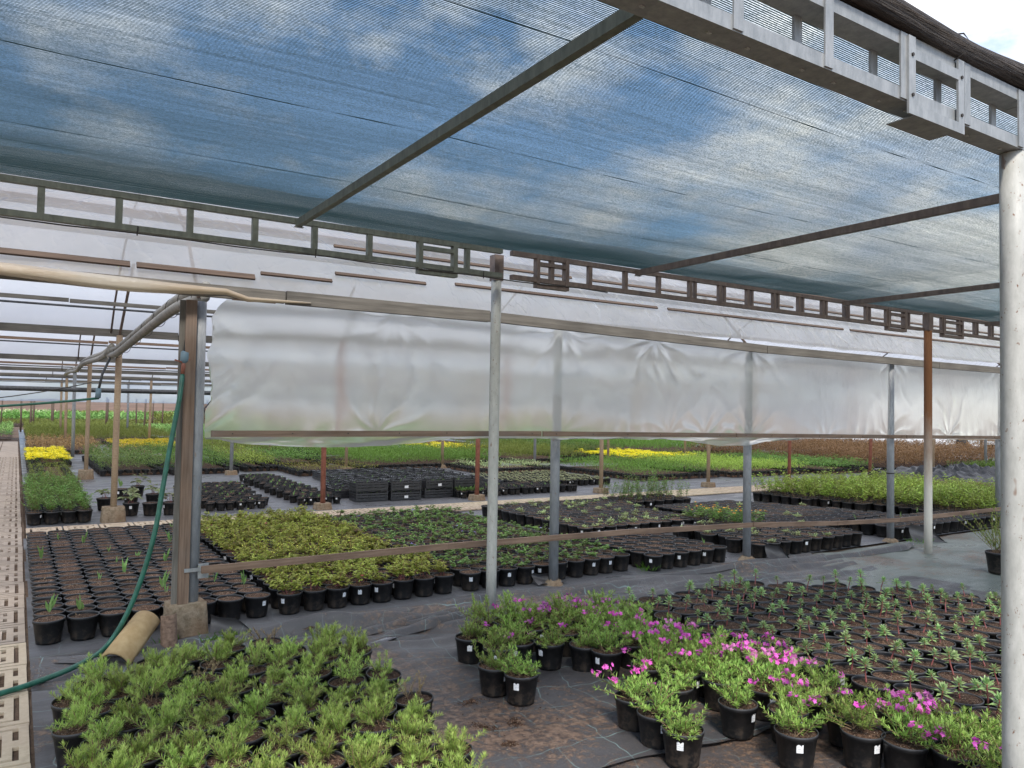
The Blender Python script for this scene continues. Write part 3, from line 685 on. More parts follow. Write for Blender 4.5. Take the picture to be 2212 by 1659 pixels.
# side curtain
PXs = [1.03, 4.15, 6.72, 9.40, 12.3, 15.2, 18.1, 21, 24]
def bz(x): return 1.40-.010*max(0, x-3)
anch = [(x, 2.32, 1) for x in PXs] + [(x, bz(x), -1) for x in PXs] + [(x+1.35, bz(x), -1) for x in PXs[:6]] + [(2.5, 2.3, 1), (5.3, 2.3, 1), (6.0, 1.36, -1)]
def cdisp(x, z):
    d = .006*nz(x, z, .8, 3)+.002*nz(x*3, z, 1.5, 5)
    for i, (ax, az, sg) in enumerate(anch):
        dx, dz = x-ax, z-az; r = math.hypot(dx, dz)
        if r > 1.3: continue
        th = math.atan2(dx, -sg*dz+.02)
        fall = math.exp(-r/.42)*min(1, r/.08)
        d += .013*fall*(abs(math.sin(th*5+i*1.7+2.2*nz(x, z, 2.5, i)))**5-.2)*(.3+abs(nz(i, 0, 3.7, 2))*2.2)
    d += .010*abs(math.sin(x*19+z*3+3*nz(x, z, 1.5, 8)))**3*math.exp(-(z-bz(x))/.10)*(nz(x, 0, 1.3, 6)+.5)
    return d
def fc(u, v):
    x = 1.10+21*u; zb = bz(x)-.03; zt = bmz(x)-.012; z = zb+(zt-zb)*v
    if u < .02:
        x = max(x, 1.10+.10*max(0, nz(0, z*1.0, 3.2, 7)+.1)+(.16*max(0, (v-.72)/.28)**2)+.02*nz(0, z, 12, 2))
    bulge = .035*math.sin(math.pi*v)*abs(math.sin(math.pi*(x-1.03)/2.8))
    return (x, 5.625-bulge+cdisp(x, z), z)
cur = build(MB().grid(1300, 60, fc), 'side_curtain', 'curtain_film', smooth=True)
tagit(cur, 'milky translucent plastic side curtain hanging between eave and lower batten', 'plastic curtain')
def fl(u, v):
    x = 1.10+6.4*u
    dep = .02+.085*max(0, math.sin((x-1.2)*1.75))**.7*(x < 3.9)*(1 if x > 2.9 else .7)+(.07*math.exp(-((x-6.35)/.55)**2))+.012*nz(x, 0, 4, 3)
    z = bz(x)-.025-dep*v
    return (x, 5.575+.02*math.sin(x*5+v*2)*v+.010*nz(x, v, 5, 4), z)
build(MB().grid(260, 6, fl), 'hem_flap', 'curtain_film', cur, True)
xs = [1.12, 3.9, 6.4, 9.6, 12.9, 17.5, 22]
for k in range(6):
    a, b_ = xs[k], xs[k+1]; c = (a+b_)/2; t = thing('hem_batten', 'wooden batten along the curtain hem, %s length from the left' % od(k+1), 'batten', (c, 5.552, bz(c)), 0, 'battens along the curtain hem')
    build(MB().beam((a-c+.01, 0, bz(a)-bz(c)), (b_-c-.01, 0, bz(b_)-bz(c)), .018, .045), 'board', 'wood', t)
    x = a+.15
    nm = MB()
    while x < b_: nm.tube([(x-c, -.013, bz(x)-bz(c)), (x-c, -.008, bz(x)-bz(c))], .005, 6); x += .42
    build(nm, 'nail', 'rope', t)
# tunnel front posts
GF = 'front pipes of the tunnel under the eave'
tp = thing('timber_clad_post', 'first tunnel post, grey pipe clad with weathered plank on a concrete footing', 'post', (1.03, 5.72, 0), 0, GF)
build(MB().tube([(.035, 0, .15), (.035, 0, 2.32)], .046, 20), 'pipe', 'grey_pipe', tp, True)
pl_ = build(MB().box(-1.05, -.02, -.035, 1.05, .02, .035), 'plank', 'wood', tp); pl_.rotation_euler = (0, rad(-90), 0); pl_.location = (-.030, -.052, 1.27)
pl_ = build(MB().box(-1.05, -.012, -.02, 1.05, .012, .02), 'plank', 'wood_grey', tp); pl_.rotation_euler = (0, rad(-90), 0); pl_.location = (-.080, -.030, 1.27)
build(MB().box(-.03, -.080, .45, .115, -.073, .475), 'strap', 'galv', tp); build(MB().box(.06, -.074, .40, .13, -.064, .50), 'strap', 'galv', tp)
def footing(w_, h_, seed):
    mb = MB(); n = 7
    def f(u, v):
        t = u*2*math.pi; k = 1+.05*noise.noise(Vector((math.cos(t)*2, math.sin(t)*2, v*4+seed))); tap = 1-.12*v
        c, s_ = math.cos(t), math.sin(t); q = 1/max(abs(c), abs(s_)); q = min(q, 1.25)
        return (w_/2*c*q*k*tap, w_/2*s_*q*k*tap, h_*v)
    mb.grid(32, 6, f)
    top = len(mb.v)-33; mb.f.append(tuple(range(top, top+32))); mb.mi.append(0); return mb
build(footing(.27, .235, 1), 'footing', 'concrete', tp, True, rz=.1)
for k, (x, y, lb, z1) in enumerate(((4.2, 5.86, 'second', 2.34), (6.75, 5.69, 'third', 2.32), (9.40, 5.64, 'fourth', 2.30), (12.3, 5.7, 'fifth', 2.3), (15.2, 5.7, 'sixth', 2.3))):
    t = thing('tunnel_pipe', '%s grey pipe from the left along the front of the tunnel' % lb, 'post', (x, y-.1 if k == 0 else y, 0), 0, GF)
    build(MB().tube([(0, 0, -.02), (0, 0, z1)], .044, 20), 'pole', 'grey_pipe', t, True)
    if k < 3: build(blob_mesh(.11, .09, .05, 5+k), 'footing', 'concrete', t, True)
    if k == 2: build(MB().tube([(0, 0, .86), (0, 0, .875)], .048, 18), 'wire_band', 'rope', t, True)
# low rail
rl = [(1.10, .47), (3.0, .475), (4.95, .45), (6.70, .40), (6.72, .40), (8.2, .32), (9.5, .275), (11.0, .27), (12.6, .27)]
for k, (a, b_) in enumerate(((0, 3), (4, 8))):
    t = thing('low_rail', ['long sagging wooden rail from first post across the middle of the view', 'wooden rail continuing right from the third grey pipe'][k], 'rail', (rl[a][0], 5.585, rl[a][1]), 0, 'low wooden rails in front of the tunnel')
    mb = MB()
    for q in range(a, b_):
        p0, p1 = rl[q], rl[q+1]; mb.beam((p0[0]-rl[a][0]+.0012*q, 0, p0[1]-rl[a][1]), (p1[0]-rl[a][0], 0, p1[1]-rl[a][1]), .028, .048)
    build(mb, 'board', 'wood_red', t)

# interior post rows
GI = 'interior posts inside the joined tunnels'
rowsX = [1.15, 4.15, 6.95, 9.6, 12.6, 15.4, 18.6, 21.5, 24.5, 27.5, -2.0, -4.9]
cnt = 0
for j, gy in enumerate(GY[1:], 1):
    for i, x in enumerate(rowsX):
        xx = x+(.12*(j-1) if i == 0 else R_.uniform(-.12, .12)); yy_ = gy+R_.uniform(-.05, .05)
        red = (i == 1 and j == 1) or (i == 2 and j == 1) or (i in (5, 6) and j == 1)
        t = thing('interior_post', '%s interior post from walkway, %s row back%s' % (od(i+1) if i < 10 else ['nearest left-hand', 'outer left-hand'][i-10], od(j), ', painted red' if red else ''), 'post', (xx, yy_, 0), 0, GI)
        lean = .10 if (i == 6 and j == 1) else R_.uniform(-.02, .02)
        m = 'paint_red' if red else ('wood_tan' if (i+j) % 3 else 'grey_pipe')
        build(MB().tube([(0, 0, .05), (lean*.5, 0, 1.2), (lean, 0, GZ[j]-.03)], .040 if j < 3 else .045, 12), 'pole', m, t, True)
        if j < 3 and i < 6:
            if i == 0: build(footing(.30, .20, j+i), 'footing', 'concrete', t, True)
            else: build(footing(.26, .10, j+i), 'footing', 'concrete', t, True)
        if i < 2 or i > 9: build(MB().tube([(lean, 0, GZ[j]-.03), (lean+.02, -1.1, GZ[j]+.78)], .018, 8), 'strut', 'galv_brown', t)
for j in range(1, 6):
    gy = GY[j]; t = thing('valley_beam', 'long timber beam over the %s row of interior posts' % od(j), 'beam', (10, gy, GZ[j]), 0, 'timber valley beams between tunnels')
    mb = MB(); x = -22.
    while x < 30:
        L = R_.uniform(3.5, 5); mb.beam((x, 0, R_.uniform(-.012, .012)), (x+L-.01, 0, R_.uniform(-.012, .012)), .07, .10); x += L
    build(mb, 'board', 'wood_grey', t)
for k, (ry, rz_, mt_) in enumerate(((10.3, 2.78, 'wood_grey'), (14.9, 2.64, 'wood'), (21.2, 2.50, 'wood'), (28, 2.44, 'wood_grey'), (34, 2.4, 'wood_grey'))):
    t = thing('runner', 'thin timber runner with a tied pipe, %s one back inside the tunnels' % od(k+1), 'beam', (6, ry, rz_), 0, 'timber runners under the tunnel roofs')
    mb = MB(); x = -20.
    while x < 26:
        L = R_.uniform(3, 5); mb.beam((x, 0, R_.uniform(-.01, .01)), (x+L-.01, 0, R_.uniform(-.01, .01)), .04, .045); x += L
    build(mb, 'board', mt_, t); build(MB().tube([(-20, -.05, -.065), (26, -.05, -.06)], .014, 6), 'pipe', 'blackpipe', t, True)
def cr_(pts, m=6):
    o = []
    for i in range(len(pts)-1):
        p = [Vector(pts[max(0, min(len(pts)-1, i+k))]) for k in (-1, 0, 1, 2)]
        for j in range(m):
            u = j/m; o.append(.5*((2*p[1])+(-p[0]+p[2])*u+(2*p[0]-5*p[1]+4*p[2]-p[3])*u*u+(-p[0]+3*p[1]-3*p[2]+p[3])*u**3))
    return o+[Vector(pts[-1])]
# pipe bundle along the first row of posts
t = thing('pipe_bundle', 'two grey drain pipes wired together sloping back from the first post', 'pipes')
for dx, dz, rr in ((0, 0, .042), (.03, .072, .038)):
    pts = []
    bz_ = [(5.72, 2.36), (6.1, 2.37), (6.8, 2.39), (7.9, 2.36), (9.4, 2.30), (11.0, 2.24), (11.9, 2.25)]
    pts = [(1.09+dx*.4-.004*k, y, z+dz) for k, (y, z) in enumerate(bz_)]
    build(MB().tube(cr_(pts), rr, 14), 'pipe', 'greypvc', t, True)
    pts = [(1.04+dx+.10*k/24+.012*math.sin(k), 11.72+13*k/24, 2.30+dz-.03*math.sin(k*.52)+.06*k/24) for k in range(25)]
    build(MB().tube(pts, rr, 10), 'pipe', 'greypvc', t, True)
for y, z in ((5.95, 2.37), (6.5, 2.385), (7.1, 2.385), (7.8, 2.365), (8.6, 2.335), (9.5, 2.295), (10.4, 2.26), (11.2, 2.24)):
    build(MB().tube([(1.09+.056*math.cos(a*.3927)+.01, y+.01*a/16, z+.035+.082*math.sin(a*.3927)) for a in range(17)], .003, 5), 'wire_tie', 'rope', t)
# black irrigation pipes across, risers and drooping hoses
def sag(a, b_, s, n=16): return [tuple(a[q]*(1-k/n)+b_[q]*k/n-(s*4*(k/n)*(1-k/n) if q == 2 else 0) for q in range(3)) for k in range(n+1)]
o = build(MB().tube([(-14, 20.5, 1.90), (26, 20.5, 1.88)], .055, 12), 'irrigation_pipe', 'blackpipe', smooth=True); tagit(o, 'thick black irrigation pipe running level under the second valley', 'pipe')
o = build(MB().tube(sag((-4.5, 11.5, 1.62), (.92, 11.5, 1.66), .18), .016, 8), 'drooping_hose', 'hose', smooth=True); tagit(o, 'dark hose drooping left from a blue fitting over the walkway', 'hose')
t = thing('spray_riser', 'thin black pipe slanting down to a blue-grey fitting beside second post', 'pipe', (0, 0, 0))
build(MB().tube([(1.08, 11.6, 2.30), (.95, 11.52, 1.98), (.905, 11.5, 1.74)], .016, 8), 'pipe', 'blackpipe', t, True)
build(MB().tube([(.912, 11.5, 1.79), (.905, 11.5, 1.66)], .035, 10), 'fitting', 'bluefit', t, True)
o = build(MB().tube(sag((-5, 14, 1.9), (1.1, 15.2, 1.95), .42), .009, 6), 'cable', 'rope', smooth=True); tagit(o, 'thin black cable drooping deep inside on the left', 'cable')
o = build(MB().tube([(3.9, 18, 2.0), (3.5, 18, 1.5), (3.6, 18, .95), (3.95, 18, .8), (4.2, 18, 1.0)], .016, 6), 'dangling_hose', 'blackpipe', smooth=True); tagit(o, 'black hose loop dangling from the level irrigation pipe', 'hose')
o = build(MB().tube([(4.1, 11.7, 1.0), (5.5, 13, 1.95)], .010, 6), 'cable', 'rope', smooth=True); tagit(o, 'thin slanting brace wire deep inside behind the green hose', 'cable')
# green hose from the first post down to the walkway
t = thing('garden_hose', 'green garden hose hanging from first post and curling over the walkway edge', 'hose')
hp = [(.955, 5.66, 1.80), (.93, 5.60, 1.64), (.875, 5.55, 1.33), (.83, 5.52, 1.04), (.79, 5.50, .77), (.73, 5.50, .51), (.64, 5.50, .25), (.52, 5.48, .06), (.34, 5.24, .04), (.14, 5.04, .045), (-.02, 4.94, .045), (-.3, 4.78, .045), (-.9, 4.5, .045)]
build(MB().tube(cr_(hp), .016, 12), 'hose', 'hose', t, True)
build(MB().tube([(.955, 5.66, 1.80), (.96, 5.66, 1.86), (.965, 5.67, 1.90)], [.014, .017, .015], 10), 'brass_nipple', 'paint_red', t, True)
build(MB().tube([(.963, 5.67, 1.88), (.968, 5.67, 1.90), (.97, 5.67, 1.955), (.972, 5.67, 1.96)], [.022, .030, .030, .022], 14), 'fitting', 'bluefit', t, True)
build(MB().tube([(.972, 5.67, 1.95), (.99, 5.70, 2.15), (1.03, 5.74, 2.32)], .017, 10), 'riser', 'blackpipe', t, True)
build(MB().tube([(.90, 5.64, 1.90), (.955, 5.66, 1.885), (1.0, 5.65, 1.91)], .006, 6), 'wire_tie', 'paint_red', t)

# clay tiles near the footing
def halftile(r, L, th, n=12, sweep=math.pi*.95):
    mb = MB(); vs = []; fs = []
    for i, y in enumerate((-L/2, L/2)):
        for k in range(n+1):
            t = (math.pi-sweep)/2+sweep*k/n
            for rr in (r, r-th): vs.append((rr*(1-.08*i)*math.cos(t), y, rr*(1-.08*i)*math.sin(t)))
    m = 2*(n+1)
    for k in range(n):
        a = 2*k; fs += [(a, a+2, m+a+2, m+a), (a+1, m+a+1, m+a+3, a+3), (a, a+1, a+3, a+2), (m+a, m+a+2, m+a+3, m+a+1)]
    fs += [(0, m, m+1, 1), (2*n, 2*n+1, m+2*n+1, m+2*n)]
    return mb.add(vs, fs)
o = build(halftile(.098, .42, .014), 'roof_tile', 'claytile', smooth=True, loc=(.66, 5.42, .085)); o.rotation_euler = (rad(22), rad(4), rad(-32)); tagit(o, 'sand-coloured half-round roof tile lying tilted by the green hose', 'roof tile')
o = build(halftile(.055, .24, .012), 'clay_tile', 'claydark', loc=(.885, 5.47, .10)); o.rotation_euler = (rad(84), 0, rad(12)); tagit(o, 'dark weathered clay tile standing upright against the concrete footing', 'roof tile')

# ------------------------------------------------------------------ pots and plants
def pot_mesh(rt, rb, h, name):
    prof = [(rb*.3, .0), (rb, .0), (rb*1.01, .012), (rt*.955, h-.022), (rt, h-.020), (rt*1.01, h-.001), (rt*1.0, h), (rt*.968, h), (rt*.960, h-.004), (rt*.90, h-.06)]
    return MB().lathe(prof, 28).mesh(name, 'pot')
def soil_mesh(r, z, seed, name):
    mb = MB(); n = 20; vs = [(0, 0, z+.008)]; fs = []
    for j, q in enumerate((.3, .6, .85, 1.0)):
        for k in range(n):
            t = 2*math.pi*k/n; vs.append((r*q*math.cos(t), r*q*math.sin(t), z+(.010 if j < 3 else 0)*(noise.noise(Vector((q*3*math.cos(t), q*3*math.sin(t), seed)))*1.2)+.006*(1-q)))
    for k in range(n): fs.append((0, 1+k, 1+(k+1) % n))
    for j in range(3):
        for k in range(n): fs.append((1+j*n+k, 1+(j+1)*n+k, 1+(j+1)*n+(k+1) % n, 1+j*n+(k+1) % n))
    return mb.add(vs, fs).mesh(name, 'soil')
def tag_mesh(r, z, name, w_=.030, h_=.038):
    a = w_/r/2; mb = MB(); n = 5
    mb.grid(n, 1, lambda u, v: ((r-(.0023 if v == 0 else 0)+.0015)*math.cos(-math.pi/2+a*(2*u-1)), (r-(.0023 if v == 0 else 0)+.0015)*math.sin(-math.pi/2+a*(2*u-1)), z-h_/2+h_*v))
    return mb.mesh(name, 'tag')
def rvec(r, lo=0., hi=1.):      # direction with elevation fraction between lo and hi
    a = r.uniform(0, 2*math.pi); z = r.uniform(lo, hi); q = math.sqrt(max(0, 1-z*z)); return Vector((q*math.cos(a), q*math.sin(a), z))
UP = Vector((0, 0, 1))
def needles(seed, stems, L, nn, nl, nw, spread, zs, mats, lo=.35, flowers=0, pm=2, upl=.5):
    r = random.Random(seed); mb = MB()
    for s in range(stems):
        d = rvec(r, lo, 1.); l = L*r.uniform(.6, 1.1); p0 = Vector((r.uniform(-1, 1)*spread, r.uniform(-1, 1)*spread, zs))
        bend = rvec(r, -.2, .6)*.35; m = 5; pts = [p0+d*l*(k/m)+(bend*l*(k/m)**2)*.5 for k in range(m+1)]
        mb.cur = 1; mb.tube(pts, [.0016]*(m)+[.0008], 3, False); mb.cur = 0
        for k in range(nn):
            q = (r.uniform(.12, 1))**.75; i = min(m-1, int(q*m)); f = q*m-i; p = pts[i].lerp(pts[i+1], f); dd = (pts[i+1]-pts[i]).normalized()
            o = (rvec(r, -.4, .8)+dd*upl*2).normalized(); mb.blade(p, o, UP, nl*r.uniform(.7, 1.15)*(1-.2*q), nw)
        for k in range(5): mb.blade(pts[-1], (rvec(r, 0, 1)+dd*1.5), UP, nl*.7, nw)
        if flowers and r.random() < flowers:
            tip = pts[-1]+Vector((0, 0, .008)); mb.cur = pm
            for c in range(r.randint(5, 11)):
                cc = tip+Vector((r.uniform(-1, 1), r.uniform(-1, 1), r.uniform(-.4, .6)))*.017; ax = rvec(r, .3, 1)
                e1 = ax.cross(Vector((1, .2, 0))).normalized(); e2 = ax.cross(e1)
                for g in range(5):
                    t = g*1.2566; mb.blade(cc, e1*math.cos(t)+e2*math.sin(t)+ax*.25, ax, .0095, .0075)
            mb.cur = 0
    return mb.mesh('foliage', mats)
def leafy(seed, stems, H, leaves, ll, lw, spread, zs, mats, lo=.5, droop=.4, elev=(-.1, .6), qlo=.35, blades=1, flow=None):
    r = random.Random(seed); mb = MB()
    for s in range(stems):
        d = rvec(r, lo, 1.); l = H*r.uniform(.65, 1.1); p0 = Vector((r.uniform(-1, 1)*spread, r.uniform(-1, 1)*spread, zs)); tip = p0+d*l
        mb.cur = 1; mb.tube([p0, p0.lerp(tip, .5)+Vector((0, 0, .01)), tip], [.0018, .0015, .001], 3, False); mb.cur = 0
        for k in range(leaves):
            q = r.uniform(qlo, 1); p = p0.lerp(tip, q); o = rvec(r, *elev)
            for b_ in range(blades):
                oo = (o+rvec(r, -.2, .3)*.7*(b_ > 0)).normalized(); mb.blade(p+o*ll*.15*b_, oo, UP, ll*r.uniform(.7, 1.15), lw, droop)
        if flow and r.random() < flow[0]:
            mb.cur = flow[1]
            for g in range(6): mb.blade(tip, rvec(r, 0, .6), UP, flow[2], flow[2]*.8)
            mb.cur = 0
    return mb.mesh('foliage', mats)
def rosette(seed, H, zs, mats, n=22, ll=.050, lw=.014):
    r = random.Random(seed); mb = MB()
    for s in range(r.choice((1, 1, 1, 2))):
        p0 = Vector((r.uniform(-.02, .02), r.uniform(-.02, .02), zs)); d = (UP+rvec(r, 0, .3)*r.uniform(.05, .45)).normalized(); h = H*r.uniform(.55, 1.1); tip = p0+d*h+Vector((0, 0, .004))
        mb.cur = 1; mb.tube([p0, p0.lerp(tip, .5)+rvec(r, 0, .1)*.004, tip], [.0042, .0035, .003], 5, False); mb.cur = 0
        for k in range(n):
            q = k/n; a = k*2.399; el = .05+1.15*q; o = Vector((math.cos(a)*math.cos(el), math.sin(a)*math.cos(el), math.sin(el)))
            mb.blade(tip-d*.030*(1-q), o, d, ll*(1-.45*q)*r.uniform(.85, 1.1), lw, .35*(1-q))
        for k in range(3): a = r.uniform(0, 6.28); mb.blade(p0+d*h*r.uniform(.4, .7), Vector((math.cos(a), math.sin(a), .1)), UP, ll*.6, lw*.8, .6)
    return mb.mesh('foliage', mats)
def sprout(seed, zs, n=4, L=.09, W=.012, mats=('sprout',)):
    r = random.Random(seed); mb = MB()
    for k in range(n):
        d = (UP+rvec(r, 0, .2)*r.uniform(.1, .5)).normalized(); p = Vector((r.uniform(-.012, .012), r.uniform(-.012, .012), zs)); mb.blade(p, d, rvec(r, 0, .1), L*r.uniform(.5, 1.1), W, .2)
    return mb.mesh('shoot', list(mats))
def crumbs(seed, zs):
    r = random.Random(seed); mb = MB()
    for k in range(7):
        a = r.uniform(0, 6.28); q = r.uniform(0, .05); mb.blade((q*math.cos(a), q*math.sin(a), zs+.006), rvec(r, 0, .7), UP, r.uniform(.01, .028), .006)
    return mb.mesh('dead_stem', ['brownstem'])

H1 = .155
POT = pot_mesh(.095, .074, H1, 'pot'); SOIL = [soil_mesh(.0905, H1-.008, s, 'soil') for s in range(4)]; TAG = tag_mesh(.0875, .105, 'label')
POT_S = pot_mesh(.070, .054, .12, 'pot'); SOIL_S = [soil_mesh(.0655, .12-.009, s, 'soil') for s in range(2)]; TAG_S = tag_mesh(.0655, .085, 'label', .028, .028)
zs = H1-.010
ROS = [needles(s, 22, .080, 46, .029, .0027, .034, zs, ['rosemary', 'brownstem'], .28, upl=.42) for s in range(6)]
ROS.append(needles(77, 10, .09, 26, .020, .003, .03, zs, ['rosemary_dry', 'brownstem'], .4))
ROS += [needles(20+s, 10, .085, 50, .029, .0027, .028, zs, ['rosemary', 'brownstem'], .25, upl=.42) for s in range(2)]
PH0 = [needles(100+s, 24, .095, 36, .026, .0036, .034, zs, ['phlox', 'brownstem'], .2, upl=.3) for s in range(4)]
PH1 = [needles(110+s, 24, .095, 36, .026, .0036, .034, zs, ['phlox', 'brownstem', 'petal'], .2, .07, upl=.3) for s in range(3)]
PH2 = [needles(120+s, 24, .095, 34, .026, .0036, .034, zs, ['phlox', 'brownstem', 'petal'], .2, .20, upl=.3) for s in range(3)]
PH3 = [needles(130+s, 24, .09, 34, .026, .0036, .034, zs, ['phlox', 'brownstem', 'petal_pale'], .2, .25, upl=.3) for s in range(2)]
LIL = [rosette(s, .105, zs, ['lily', 'redstem'], 20+s % 3*3) for s in range(8)]
AST = [leafy(s, 11, .13, 8, .034, .015, .03, zs, ['astilbe', 'redstem'], .55, .5, (-.2, .5), .5, 3) for s in range(6)]
ASTR = [leafy(50+s, 11, .12, 7, .032, .015, .03, zs, ['astilbe', 'redstem', 'pink'], .55, .5, (-.2, .5), .5, 3, (.12, 2, .016)) for s in range(2)]
COL = [leafy(s+60, 8, .085, 5, .026, .021, .03, zs, ['columb', 'brownstem'], .5, .3, (0, .5), .6, 3) for s in range(5)]
COLV = [leafy(s+66, 8, .11, 5, .026, .021, .03, zs, ['columb', 'brownstem', 'violet'], .5, .3, (0, .5), .6, 3, (.3, 2, .022)) for s in range(2)]
COLs = [leafy(s+70, 4, .05, 4, .022, .018, .03, zs, ['columb', 'brownstem'], .4, .3, (0, .5), .6, 2) for s in range(3)]
VAR = [leafy(s+80, 7, .05, 5, .045, .014, .03, zs, ['varieg', 'brownstem'], .4, .5, (.1, .9), .3) for s in range(4)]
LUSHP = [leafy(s+90, 9, .22, 12, .055, .024, .045, zs, ['lush', 'brownstem'], .75, .5, (-.1, .6), .2) for s in range(5)]
LIMEP = [leafy(s+95, 7, .36, 14, .065, .028, .05, zs, ['lime', 'brownstem'], .75, .6, (-.1, .6), .25) for s in range(5)]
TALLP = [leafy(s+170, 7, .36, 16, .045, .022, .05, zs, ['lush', 'brownstem'], .88, .4, (-.1, .6), .2) for s in range(2)]
ORG = [leafy(s+140, 8, .20, 12, .05, .022, .05, zs, ['lush', 'brownstem', 'orange'], .75, .4, (-.1, .6), .25, 1, (.35, 2, .022)) for s in range(3)]
HOS = [leafy(s+150, 8, .14, 2, .10, .065, .03, zs, ['hosta', 'redstem'], .45, .7, (-.1, .4), .8) for s in range(4)]
SPR = [sprout(s, zs, 4) for s in range(5)]; SPRB = [sprout(s+9, zs, 6, .15, .022) for s in range(2)]; CRU = [crumbs(s, zs) for s in range(5)]
CREAM = [leafy(s+160, 6, .05, 5, .035, .024, .025, .104, ['cream', 'brownstem'], .5, .3, (0, .6), .4) for s in range(4)]
SPRS = [sprout(s+30, .104, 4, .07, .011) for s in range(3)]
MINIL = [leafy(s+180, 7, .09, 7, .035, .026, .03, .104, ['lush', 'brownstem'], .6, .3, (0, .6), .3) for s in range(2)]

QUEUE = []
def potted(name, label, cat, group, x, y, foliage=None, z=0, small=False, tag=False, tilt=0, fs=1.0, rz=None, tagrz=None, ps=1.0):
    # decide everything now, build later so that only the nearest 300 of a kind become objects of their own
    parts = [('pot', POT_S if small else POT, Matrix.Identity(4)), ('soil', R_.choice(SOIL_S if small else SOIL), Matrix.Translation((0, 0, R_.uniform(-.012, .004))) @ Matrix.Rotation(R_.uniform(0, 6.28), 4, 'Z'))]
    if foliage:
        for me in (foliage if isinstance(foliage, list) else [foliage]):
            nm = 'foliage' if me.name.startswith('fol') else ('shoot' if me.name.startswith('sho') else 'dead_stem')
            parts.append((nm, me, Matrix.Rotation(R_.uniform(0, 6.28), 4, 'Z') @ Matrix.Diagonal((fs, fs, fs*R_.uniform(.9, 1.1), 1))))
            if nm == 'foliage':      # keep the stems rooted in the soil when scaled
                parts[-1] = (nm, me, Matrix.Translation((0, 0, (1-fs)*(.111 if small else zs))) @ parts[-1][2])
    if tag: parts.append(('label', TAG_S if small else TAG, Matrix.Rotation(R_.uniform(-1.15, 1.15)-math.atan2(x, y), 4, 'Z')))
    QUEUE.append((name, label, cat, group, Vector((x, y, z)), (R_.uniform(-tilt, tilt), R_.uniform(-tilt, tilt), 0), ps, parts))
def flush():
    kinds = {}
    for q in QUEUE: kinds.setdefault(q[0], []).append(q)
    for name, qs in kinds.items():
        qs.sort(key=lambda q: q[4].length)
        for (nm, label, cat, group, loc, rot, ps, parts) in qs[:298]:
            t = thing(nm, label, cat, loc, 0, group); t.rotation_euler = rot; t.scale = (ps, ps, ps)
            for (pn, me, mt) in parts:
                o = put(pn, me, t); o.matrix_local = mt
        rest = qs[298:]
        if not rest: continue
        mb = MB(); mats = []
        for (nm, label, cat, group, loc, rot, ps, parts) in rest:
            T = Matrix.Translation(loc) @ Matrix.Diagonal((ps, ps, ps, 1))
            for (pn, me, mt) in parts:
                X = T @ mt; slots = []
                for m in me.materials:
                    k = [a for a in MT if MT[a] == m][0]
                    if k not in mats: mats.append(k)
                    slots.append(mats.index(k))
                o = len(mb.v); mb.v.extend([tuple(X @ v.co) for v in me.vertices])
                for p in me.polygons: mb.f.append(tuple(i+o for i in p.vertices)); mb.mi.append(slots[p.material_index])
        c = rest[0][4]
        o = build(mb, name+'_rest', mats, smooth=True); tagit(o, 'farther, smaller %s standing close together behind the nearer ones' % {'soil_pot': 'black pots of bare soil', 'small_pot': 'small dark seedling pots'}.get(name, name.replace('_', ' ')+' plants'), 'pots', None, 'stuff')
def inpoly(x, y, poly):
    c = False; n = len(poly)
    for i in range(n):
        x1, y1 = poly[i]; x2, y2 = poly[(i+1) % n]
        if (y1 > y) != (y2 > y) and x < (x2-x1)*(y-y1)/(y2-y1)+x1: c = not c
    return c
def vis(x, y, z=.15, m=.06):      # is the point in front of the camera and near the frame
    v = Vector((x, y, z-EYE)); d = v.dot(Fv)
    if d < .5: return False
    return abs(v.dot(Rv)/d) < .6664+m+.15/d and v.dot(Uv)/d > -.4997-m-.2/d

def gridbed(x0, y0, nx, ny, dx, dy, jit, stag, fn, poly=None):
    for j in range(ny):
        i0 = 0
        for i in range(nx):
            x = x0+i*dx+(dx/2 if stag and j % 2 else 0)+R_.uniform(-jit, jit); y = y0+j*dy+R_.uniform(-jit, jit)
            if poly and not inpoly(x, y, poly): continue
            if not vis(x, y): continue
            i0 += 1; fn(i0, j+1, x, y, i, j)

# --- rosemary bed, bottom left
G1 = 'rosemary pots in the near left bed'; rp = [(.16, 1.9), (.16, 4.5), (.5, 4.62), (1.05, 4.80), (1.55, 4.62), (1.78, 4.30), (1.74, 3.4), (1.60, 2.9), (1.50, 1.9)]
def f(i, j, x, y, a, b):
    dry = (a, b) in ((7, 6), (3, 10), (5, 12))
    k = R_.random()
    me = ROS[6] if dry else (ROS[R_.randint(0, 5)] if k > .22 else ROS[7+R_.randint(0, 1)])
    o = R_.uniform(-.03, .03)
    kind = 'pot of withered brown rosemary' if dry else 'black pot of green rosemary'
    potted('potted_rosemary', '%s in near left bed, %s row back, %s from left' % (kind, od(j), od(i)), 'potted plant', G1, x, y, me, hfab(x, y)+.004 if y > 2.5 else .01, fs=R_.uniform(1.1, 1.42), tilt=.06, tag=R_.random() < .08)
gridbed(.27, 2.28, 8, 14, .205, .20, .014, True, f, rp)
